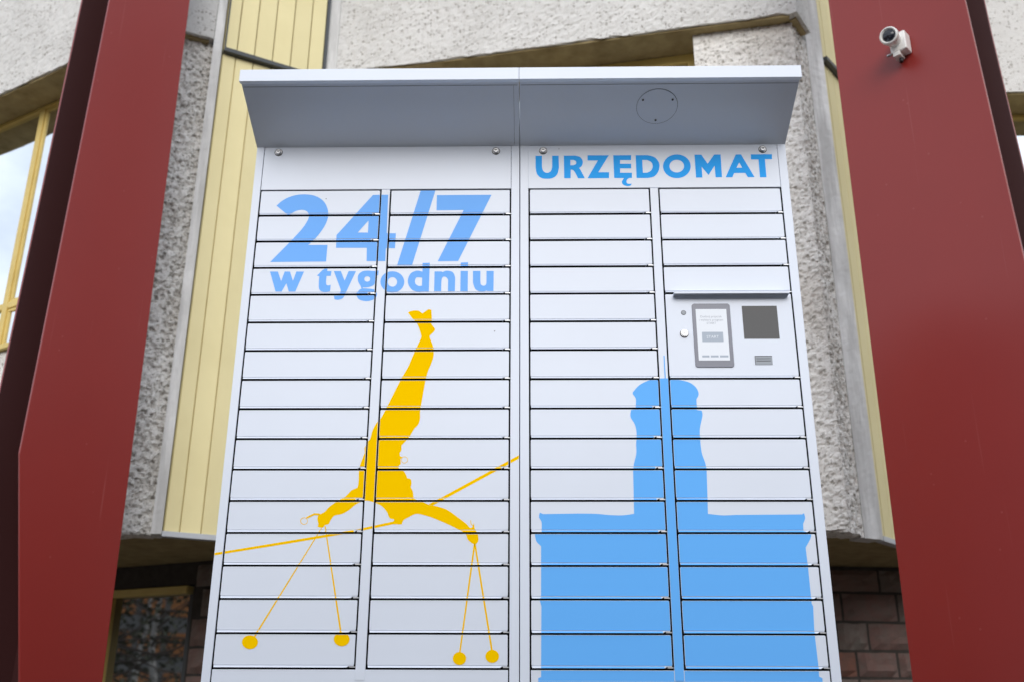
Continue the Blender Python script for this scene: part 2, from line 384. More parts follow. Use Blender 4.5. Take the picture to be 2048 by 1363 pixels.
PR_BLUE=[(0,[[-769,1491.3,-766.6,1493.9,-763.3,1497.7,-759.4,1502,-755,1506.3,-750.4,1510.1,-745.5,1513.5,-740.3,1516.8,-734.7,1519.9,-728.8,1522.6,-722.7,1524.9,-716.4,1526.9,-709.7,1528.5,-702.8,1529.8,-695.6,1530.6,-688.3,1530.9,-680.5,1530.7,-672.3,1530.2,-663.9,1529.2,-655.8,1527.5,-648.4,1525.1,-641.5,1522,-634.8,1518.1,-628.6,1513.6,-623,1508.5,-618,1502.9,-613.7,1496.3,-609.9,1488.9,-606.8,1481.1,-604.4,1473.2,-602.8,1465.6,-602.2,1458.4,-602.5,1451.3,-603.6,1444.3,-605.1,1437.4,-607,1430.5,-609.4,1423.6,-612.3,1416.8,-615.6,1410.1,-619.2,1403.5,-622.7,1397.3,-626.6,1391.1,-631,1384.8,-635.3,1378.9,-639,1373.9,-641.7,1370.4,-658.3,1353.7,-597.9,1353.4,-598.4,1296.7,-772.4,1295.9,-711.7,1369.8,-707.5,1375.3,-701.3,1383.1,-694.3,1392.1,-687.5,1401.2,-681.9,1409.3,-677.6,1416.3,-673.8,1423,-670.5,1429.4,-667.8,1435.4,-665.7,1440.8,-664.3,1445.7,-663.5,1450.1,-663.3,1454.1,-663.6,1457.6,-664.2,1461,-665.4,1464,-667.1,1466.7,-669.2,1469.1,-671.6,1471.1,-674.2,1472.8,-676.9,1474.1,-680,1475.1,-683.2,1475.7,-686.6,1476,-690.1,1475.9,-693.7,1475.6,-697.6,1474.9,-701.5,1473.8,-705.5,1472.4,-709.3,1470.6,-713.3,1468.1,-717.6,1464.7,-721.7,1461.2,-725.2,1458.1,-727.7,1456]]),(0,[[-465.1,1527.4,-416.7,1527.7,-414.9,1392.9,-386.5,1392.7,-386.9,1341.1,-415.1,1341.3,-414.8,1297.1,-472.9,1297.3,-474.8,1342.9,-570.7,1343.4,-572.1,1387.1],[-474.5,1437.1,-474.1,1395.5,-506,1395.7]]),(0,[[-314,1544.1,-267.1,1544.5,-332.1,1281.5,-378.3,1281.7]]),(0,[[-262.3,1526.1,-89.4,1526,-189.9,1296.3,-253.1,1295.6,-176.4,1472.8,-262.2,1472.3]]),(0,[[-769.5,1263.6,-745,1263.5,-732.3,1231.4,-723.8,1263.4,-707.6,1263.3,-695.9,1231.9,-687.8,1263.2,-664.2,1263.1,-686,1196.2,-705.9,1196.3,-715.5,1223.7,-727.9,1196.4,-746.6,1196.5]]),(0,[[-601.1,1271.5,-592.6,1276.3,-592.4,1264.1,-579.4,1264,-580.4,1248,-593.6,1248,-593.7,1244.7,-593.8,1239.8,-593.9,1234.3,-593.9,1229.1,-593.5,1225,-592.9,1222.2,-592.1,1220.1,-591.1,1218.4,-589.9,1217.3,-588.5,1216.4,-586.7,1216.2,-584.5,1216.5,-582.2,1217.2,-580.1,1217.9,-578.7,1218.3,-579.3,1197,-581.5,1196.5,-584.6,1195.6,-588.2,1194.7,-591.8,1194.1,-595.2,1193.9,-598.4,1194.4,-601.7,1195.1,-605,1196.3,-607.9,1197.8,-610.2,1199.7,-612,1202,-613.2,1204.6,-614.2,1207.6,-614.9,1211.3,-615.4,1215.6,-615.8,1221.4,-616,1228.5,-616,1235.9,-615.9,1242.4,-615.9,1246.9,-623.1,1249.1,-622,1250.4,-620.5,1252.3,-618.6,1254.4,-616.7,1256.6,-615,1258.7,-613.2,1260.8,-611.3,1263,-609.5,1265.2,-607.9,1267,-606.8,1268.3]]),(0,[[-572.1,1264,-550.6,1263.9,-536.8,1231.8,-526.4,1263.8,-503.7,1263.6,-531.6,1189.9,-532.3,1187.7,-533.3,1184.5,-534.6,1180.9,-536.1,1177.5,-537.9,1174.8,-540.1,1172.8,-542.8,1171.3,-545.6,1170.1,-548.5,1169.2,-551.2,1168.5,-554,1168.3,-556.9,1168.5,-559.7,1168.9,-562.1,1169.3,-563.8,1169.5,-566.6,1181.8,-565,1181.8,-562.6,1181.6,-559.8,1181.5,-557.2,1181.6,-555,1182.1,-553.3,1183,-551.9,1184.3,-550.7,1185.8,-549.7,1187.5,-548.8,1189.3,-548,1191.6,-547.5,1194.2,-547.1,1197,-546.8,1199.4,-546.6,1201]]),(0,[[-469.1,1265.1,-465.4,1265.1,-461.5,1264.7,-457.5,1264.3,-453.6,1263.9,-449.9,1263.7,-446.3,1263.8,-442.5,1264.1,-439,1264.4,-436,1264.7,-433.8,1264.9,-434.5,1249.2,-442.1,1248,-441.7,1245.8,-441,1242.8,-440.3,1239.3,-439.9,1235.7,-440.1,1232.3,-440.8,1229,-441.9,1225.6,-443.4,1222.2,-445.2,1219,-447.5,1216.4,-450.3,1214.4,-453.8,1212.7,-457.5,1211.4,-461.2,1210.3,-464.7,1209.5,-468,1209.1,-471.4,1208.9,-474.6,1209,-477.3,1209.2,-479.3,1209.3,-480.3,1206.4,-478.2,1206.3,-475.3,1206.2,-471.9,1206.1,-468.2,1205.8,-464.4,1205.4,-460.4,1205,-456,1204.6,-451.4,1204.1,-447.2,1203.1,-443.8,1201.5,-441,1199.1,-438.6,1196,-436.7,1192.5,-435.4,1189,-434.8,1185.7,-435,1182.5,-435.8,1179.2,-437.3,1176,-439.5,1173.1,-442.2,1170.6,-445.8,1168.5,-450.2,1166.6,-455.1,1165,-460.2,1163.9,-465.1,1163.5,-470,1163.6,-475.2,1164.4,-480.2,1165.6,-484.9,1167.2,-488.7,1169.2,-491.6,1171.8,-494.1,1174.9,-495.9,1178.3,-497.1,1181.8,-497.7,1185,-497.5,1188.1,-496.6,1191.2,-495.1,1194.2,-493.4,1196.9,-491.8,1199.2,-490.2,1201.1,-488.2,1202.6,-486.3,1203.8,-484.6,1204.8,-483.4,1205.5,-487.1,1214.4,-488.4,1216.6,-490.3,1219.7,-492.4,1223.4,-494.4,1227.2,-495.7,1231,-496.5,1234.8,-497,1238.8,-497.2,1242.9,-497,1246.7,-496.2,1250.1,-494.8,1253.1,-492.8,1255.8,-490.5,1258.2,-487.8,1260.3,-485.1,1262,-482.3,1263.2,-479.2,1264.1,-476,1264.6,-472.6,1264.9],[-458.5,1237.2,-458.8,1234.4,-460,1231.9,-461.9,1230,-464.3,1228.7,-467.1,1228.3,-470,1228.7,-472.6,1230,-474.7,1232,-476.1,1234.5,-476.7,1237.3,-476.4,1240,-475.3,1242.5,-473.4,1244.5,-470.9,1245.8,-468.1,1246.2,-465.3,1245.7,-462.7,1244.4,-460.5,1242.5,-459.1,1240]]),(0,[[-353.4,1227.1,-353.7,1221,-355.1,1215,-357.6,1209.4,-361,1204.3,-365.3,1200,-370.4,1196.5,-376,1193.9,-382.1,1192.3,-388.4,1191.8,-394.7,1192.4,-400.9,1194,-406.8,1196.6,-412.2,1200.2,-416.9,1204.6,-420.8,1209.7,-423.8,1215.3,-425.7,1221.3,-426.6,1227.5,-426.3,1233.7,-425,1239.7,-422.6,1245.3,-419.1,1250.4,-414.8,1254.8,-409.8,1258.4,-404.1,1261,-398,1262.6,-391.6,1263.1,-385.2,1262.5,-379,1260.9,-373,1258.2,-367.6,1254.6,-362.9,1250.2,-359.1,1245,-356.1,1239.4,-354.2,1233.3],[-375.7,1227.2,-376,1223.1,-377.2,1219.3,-379.4,1216,-382.2,1213.5,-385.6,1211.9,-389.3,1211.4,-393,1212,-396.5,1213.6,-399.6,1216.1,-402,1219.4,-403.7,1223.3,-404.3,1227.4,-404,1231.5,-402.8,1235.3,-400.7,1238.6,-397.8,1241.2,-394.4,1242.7,-390.7,1243.3,-387,1242.7,-383.4,1241.1,-380.3,1238.5,-377.9,1235.2,-376.3,1231.4]]),(0,[[-299.5,1290.4,-277.4,1290.9,-277.2,1195.1,-298.2,1195.2,-299.4,1194.9,-301.1,1194.4,-303.2,1194,-305.6,1193.8,-308.4,1194,-311.7,1194.5,-315.7,1195.3,-319.9,1196.5,-324,1198,-327.5,1200.1,-330.6,1202.8,-333.6,1206.2,-336.2,1209.9,-338.4,1213.8,-340.2,1217.5,-341.4,1221.3,-342.3,1225,-342.8,1228.9,-342.8,1232.8,-342.4,1236.7,-341.6,1240.8,-340.3,1245.1,-338.7,1249.3,-336.6,1253.2,-334.1,1256.4,-331,1259,-327.2,1261.1,-323.1,1262.8,-319.1,1264,-315.3,1264.7,-311.6,1264.7,-307.8,1264,-304.3,1263,-301.2,1262,-299.1,1261.4],[-299.2,1241.2,-298.9,1214.8,-300.3,1214.5,-302.2,1214,-304.5,1213.5,-306.9,1213.3,-309.1,1213.6,-311.2,1214.5,-313.5,1216,-315.6,1217.7,-317.5,1219.6,-319,1221.6,-320,1223.7,-320.6,1226.2,-320.9,1228.7,-320.9,1231.1,-320.6,1233.4,-320.1,1235.5,-319.4,1237.6,-318.4,1239.6,-317,1241.2,-315.1,1242.3,-312.3,1242.7,-308.7,1242.5,-304.9,1242.1,-301.6,1241.5]]),(0,[[-261.8,1261.9,-239.5,1261.8,-237.4,1259.5,-235.7,1260.3,-233.3,1261.5,-230.5,1262.8,-227.5,1263.8,-224.3,1264.2,-220.9,1264.1,-217.1,1263.6,-213.2,1262.8,-209.6,1261.5,-206.6,1259.7,-204.3,1257.3,-202.4,1254.3,-200.9,1250.9,-199.6,1247.4,-198.6,1244,-198,1240.3,-197.7,1236.2,-197.6,1232.3,-197.7,1228.9,-197.7,1226.4,-197.8,1195.4,-219,1195.5,-219.3,1226.5,-219.3,1227.9,-219.3,1229.8,-219.4,1231.9,-219.7,1234.2,-220.4,1236.1,-221.5,1237.9,-223,1239.8,-224.7,1241.5,-226.5,1242.9,-228.2,1243.8,-230,1244.2,-231.9,1244.3,-233.8,1244,-235.5,1243.2,-236.9,1241.9,-237.9,1240.2,-238.6,1238.2,-239.1,1235.6,-239.5,1232.4,-239.7,1228.2,-239.9,1222.4,-239.8,1215,-239.7,1207.2,-239.5,1200.3,-239.4,1195.6,-261.2,1195.7]]),(0,[[-181.8,1263.1,-159.2,1263,-158.5,1195.2,-181.2,1195.3]]),(0,[[-181.5,1291.1,-159.2,1291.9,-159.2,1276.8,-181.5,1276.6]]),(0,[[-143.7,1262.9,-120.9,1262.8,-120.4,1229.3,-120.3,1227.7,-120.1,1225.3,-119.9,1222.7,-119.5,1220.1,-118.8,1218.1,-117.6,1216.6,-116,1215.3,-114.3,1214.3,-112.5,1213.6,-110.8,1213.4,-109.1,1213.6,-107.4,1214.3,-105.6,1215.3,-104.1,1216.6,-103,1218.1,-102.4,1220.1,-102.1,1222.6,-102,1225.2,-102,1227.6,-102,1229.2,-102.1,1262.7,-79.9,1262.6,-80.1,1195.5,-99,1195.6,-100.4,1197.5,-102.3,1196.8,-105,1195.8,-108.1,1194.7,-111.5,1193.9,-114.9,1193.8,-118.6,1194.3,-122.7,1195.2,-126.9,1196.5,-130.7,1198.4,-133.9,1200.8,-136.4,1204.2,-138.4,1208.5,-140.1,1213.2,-141.4,1217.7,-142.4,1221.4,-143.1,1224.4,-143.3,1227.1,-143.3,1229.4,-143.2,1231.2,-143.2,1232.6]]),(0,[[415.5,916.6,411.1,916.2,405,915.6,397.8,914.8,390.4,913.7,383.7,912.1,377.4,910,371.1,907.5,364.9,904.6,359,901.5,353.7,898.2,349,894.6,344.6,890.5,340.7,886.3,337.3,882.3,334.7,879,332.7,876.7,331.4,874.9,330.6,873.5,330.4,871.9,330.6,869.8,331.6,867.3,333.5,864.5,335.6,861.5,337.6,858.2,338.8,854.5,339.2,850.1,339.1,844.8,338.6,839.5,338.2,834.9,337.9,831.7,336,821.8,323.6,820.3,323.1,817.5,322.2,813.5,321.4,808.8,321,803.8,321.4,799.2,322.9,794.8,325.3,790.4,328.1,786,330.8,781.4,332.8,776.6,334.2,771.7,335.3,766.8,336.1,761.6,336.6,756.2,336.8,750.5,336.7,743.7,336.1,736,335.3,728.4,334.5,721.7,334.1,717.1,334.1,713.6,334.3,708.8,334.4,703.1,334.3,697.1,333.7,691.3,332.6,685.5,331,679.3,329.2,673.1,327.5,667.3,326.2,662.1,325.1,657.4,324.3,653.1,323.6,649.3,323,646.2,322.6,643.9,320.5,518.1,316.3,517.5,310.3,516.5,303.3,515.4,295.9,514.5,288.8,513.9,282.2,513.7,275.4,513.7,268.5,513.9,261.3,514.2,253.8,514.6,246,515.2,237.9,515.9,229.5,516.8,220.8,517.6,211.9,518.1,201.7,518.5,190.4,518.6,179.2,518.7,169.6,518.8,162.8,518.8,65.8,517.4,56.7,521.6,56.3,519.8,55.6,517.3,54.8,514.3,54.4,511.2,54.5,508.3,55.4,505.7,57,503.4,58.7,500.9,60.4,497.9,61.4,494.2,61.9,489.1,61.9,482.7,61.7,476.1,61.4,470.3,61.2,466.3,42.4,462.1,42.8,459.3,43.3,455.2,44,450.6,45,446,46.5,442,48.7,438.7,51.7,435.4,54.9,432.5,57.7,430,59.6,428.2,58.7,289.5,53.9,286.1,59.2,266.3,57.4,103.1,57.3,84.2,49.9,81.6,49.8,60.3,49.6,16.7,796.6,19.1,799.2,62.5,800,83.1,791.9,87.5,792.5,106.4,790.7,199,794.3,267.5,791,274.1,790.8,367.5,789.7,425.3,791.8,428.5,795,433.1,798.5,438.4,801.8,443.6,804.3,447.9,806,451.6,807.3,455,808.1,458.1,808.7,460.6,809.3,462.4,787.9,470,789.2,490.9,790.3,493,792,496,793.8,499.5,795.4,503,796.3,506.2,796.4,509.4,796,512.6,795.3,515.7,794.6,518.4,794.2,520.3,789,516.7,603.5,515.3,598.8,515.1,592.3,514.6,584.6,514.2,576.5,513.9,568.5,513.9,559.9,514.5,550.3,515.4,540.8,516.5,532.6,517.5,526.9,518.1,531.2,640.1,531.1,642.9,530.8,646.7,530.5,651.3,530,656.5,529.1,661.9,527.7,667.6,525.8,673.7,523.8,680.3,521.9,687.3,520.5,694.8,519.6,703.6,519,713.8,518.7,724,518.4,732.8,518.2,739,518.3,742.4,518.4,747,518.6,752.6,519,758.7,519.9,765.1,521.4,772.2,523.6,780.3,526,788.6,528.1,796.3,529.4,802.6,529.8,807.3,529.6,810.9,529.1,813.8,528.5,816,528.2,817.7,514.6,820,515,851.9,516.3,854.2,518.3,857.5,520.4,861.3,522,865.4,522.7,869.4,522.3,873.4,521.1,877.7,519.4,882.1,517.2,886.3,514.5,890.1,511.3,893.7,507.7,897.1,503.5,900.2,498.8,903.1,493.4,905.6,486.8,907.7,479,909.5,470.9,911,463.4,912.3,457.2,913.4,452.4,914.4,448.6,915.2,445.5,915.8,443,916.2,441.2,916.6]]),(1,[[425.9,986.9,428.9,986.9,429.1,916.2,425.8,916.2]])]
PR_HEAD=[(0,[[50.1,1665.8,70.8,1665.7,70.7,1624.6,71.2,1622.5,71.7,1619.5,72.4,1616.1,73.4,1612.9,74.7,1610.2,76.5,1608.2,78.7,1606.3,81.2,1604.8,83.7,1603.7,86.2,1603.3,88.7,1603.5,91.3,1604.3,94,1605.7,96.4,1607.4,98.3,1609.4,99.8,1612.1,101,1615.5,101.9,1619,102.6,1622.2,103.1,1624.3,103.6,1665.6,124.3,1665.5,124.8,1621.9,124.1,1618.5,123.3,1613.7,122.2,1608.2,120.8,1602.8,119,1598.4,116.8,1595,114.3,1591.9,111.4,1589.3,108.3,1587.1,105.1,1585.2,101.8,1583.9,98.2,1583,94.5,1582.4,90.7,1582.2,87,1582.2,83.1,1582.2,79.1,1582.5,75.1,1583.1,71.3,1584,67.8,1585.5,64.7,1587.4,61.8,1589.8,59.1,1592.6,56.8,1595.8,54.8,1599.3,53.3,1603.7,52.2,1609,51.4,1614.4,50.8,1619.1,50.3,1622.4]]),(0,[[141,1665.4,177.2,1665.6,179.5,1664.9,182.9,1664.1,186.7,1663,190.4,1661.5,193.3,1659.6,195.6,1657.2,197.6,1654.3,199.2,1651.1,200.4,1647.7,201.1,1644.5,201.2,1641.2,200.8,1637.7,200,1634.2,198.9,1631,197.7,1628.3,196.2,1626,194.2,1624.1,192,1622.5,190.2,1621.2,188.9,1620.3,189.5,1619.3,190.3,1618.1,191.4,1616.5,192.7,1614.2,194.3,1611,196.5,1606.2,199.3,1599.9,202.2,1593.2,204.7,1587.3,206.4,1583.2,184.7,1583.3,183.3,1586.5,181.4,1591.2,179.1,1596.5,176.9,1601.5,175,1605.4,173.6,1608,172.5,1610,171.4,1611.4,170.3,1612.5,169.1,1613.5,167.7,1614.2,166.1,1614.5,164.5,1614.6,163.1,1614.7,162.1,1614.7,161.5,1583.5,140.8,1583.6],[161.7,1650.1,171.8,1649.8,173,1649.2,174.7,1648.3,176.6,1647.2,178.3,1646,179.4,1644.6,180,1643,180.3,1641,180.2,1638.9,179.9,1637,179.3,1635.4,178.1,1634.1,176.3,1633,174.4,1632.1,172.7,1631.3,171.5,1630.8,161.5,1630.6]]),(0,[[216.8,1666.4,284.8,1665.9,249.7,1604.4,284,1604.2,282.9,1583.1,214.9,1583.1,249.4,1647.4,216.4,1647.6]]),(0,[[299,1665.8,356.2,1665.9,355.2,1648,320.1,1648.3,319.7,1634.8,355.1,1634.6,354.6,1618,319.3,1618.2,319,1602.1,356.2,1601.8,355.7,1583.5,346.7,1583.1,345.6,1582.3,344,1581.2,342.2,1579.8,340.6,1578.3,339.4,1576.8,338.6,1575.1,338.1,1573.3,337.9,1571.5,337.8,1569.7,338.1,1568.1,338.5,1566.7,339.2,1565.3,340.2,1564.1,341.4,1563.1,342.9,1562.4,344.9,1562.1,347.5,1562.2,350.2,1562.5,352.7,1562.8,354.3,1563,353.8,1561.9,353.1,1560.3,352.3,1558.6,351.1,1556.9,349.6,1555.8,347.7,1555,345.3,1554.4,342.7,1554.1,340.1,1554.1,337.6,1554.5,335,1555.2,332.4,1556.3,329.8,1557.7,327.5,1559.3,325.8,1560.9,324.6,1562.7,323.8,1564.7,323.4,1566.8,323.4,1569,323.7,1571.2,324.6,1573.6,326.1,1576.3,327.9,1578.9,329.5,1581.2,330.6,1582.8,299.4,1583.4]]),(0,[[370.6,1665.3,408.5,1665.5,411.7,1664.6,416.2,1663.5,421.3,1662,426.4,1660.2,430.5,1657.9,433.7,1655,436.6,1651.6,439.1,1647.8,441.2,1644,442.8,1640.4,444,1637.2,444.7,1634.1,445.1,1631,445.1,1627.7,444.9,1624.2,444.3,1620.3,443.5,1616.1,442.3,1611.7,440.8,1607.5,439,1603.6,436.9,1599.9,434.4,1596.3,431.6,1593,428.5,1590,425.2,1587.6,421.2,1585.9,416.6,1584.6,411.9,1583.8,407.8,1583.2,404.9,1582.7,370.2,1583],[391,1648.2,406.8,1647.9,408.6,1646.8,411.4,1645.4,414.5,1643.7,417.4,1641.7,419.5,1639.4,421,1636.8,422.1,1633.9,422.8,1630.7,423.1,1627.5,423.1,1624.4,422.6,1621.3,421.7,1618.1,420.5,1614.9,418.9,1612,417.2,1609.5,414.9,1607.3,412.1,1605.5,409.1,1603.9,406.5,1602.7,404.7,1601.7,391,1601.6]]),(0,[[543.9,1624,543.1,1617.9,541.4,1611.9,538.9,1606.2,535.5,1600.8,531.5,1595.9,526.9,1591.7,521.7,1588,516,1585.1,510,1583.1,503.9,1581.8,497.6,1581.4,491.4,1581.9,485.4,1583.2,479.7,1585.4,474.3,1588.4,469.5,1592,465.3,1596.4,461.8,1601.3,459.1,1606.7,457.2,1612.5,456.2,1618.5,456,1624.6,456.8,1630.8,458.4,1636.8,460.9,1642.5,464.2,1647.9,468.2,1652.9,472.9,1657.2,478.1,1660.9,483.8,1663.8,489.8,1665.9,496,1667.2,502.3,1667.6,508.6,1667.1,514.6,1665.7,520.4,1663.5,525.8,1660.5,530.6,1656.8,534.8,1652.4,538.3,1647.4,540.9,1642,542.8,1636.2,543.8,1630.1],[522.8,1624.8,522.1,1620.3,520.5,1616,518.1,1612.1,515.1,1608.6,511.4,1605.8,507.3,1603.7,502.9,1602.4,498.3,1602,493.9,1602.5,489.6,1603.8,485.7,1606,482.4,1608.8,479.7,1612.3,477.7,1616.3,476.6,1620.7,476.4,1625.2,477.1,1629.7,478.6,1634,481,1638,484.1,1641.4,487.7,1644.3,491.9,1646.4,496.3,1647.7,500.8,1648.1,505.3,1647.6,509.6,1646.3,513.5,1644.1,516.9,1641.2,519.6,1637.7,521.5,1633.7,522.6,1629.3]]),(0,[[558.3,1666.3,580.1,1666.1,598.2,1632.8,621,1666.3,641.6,1666.3,640.5,1583.9,620.1,1583.8,619.9,1625.8,598.4,1592.1,578.2,1622.1,578.6,1583.1,558.3,1583]]),(0,[[689.7,1666,706.3,1666.1,743.2,1583.6,721.6,1583.5,714.8,1598.9,679.7,1598.7,673,1583.6,651.9,1583.6],[698.6,1636.7,706.6,1617.8,688.5,1617.7]]),(0,[[737.8,1666.1,804.8,1666.1,803.7,1648.2,781.1,1648.4,780.6,1582.9,760,1582.8,760.5,1647.4,736.7,1647.5]])]
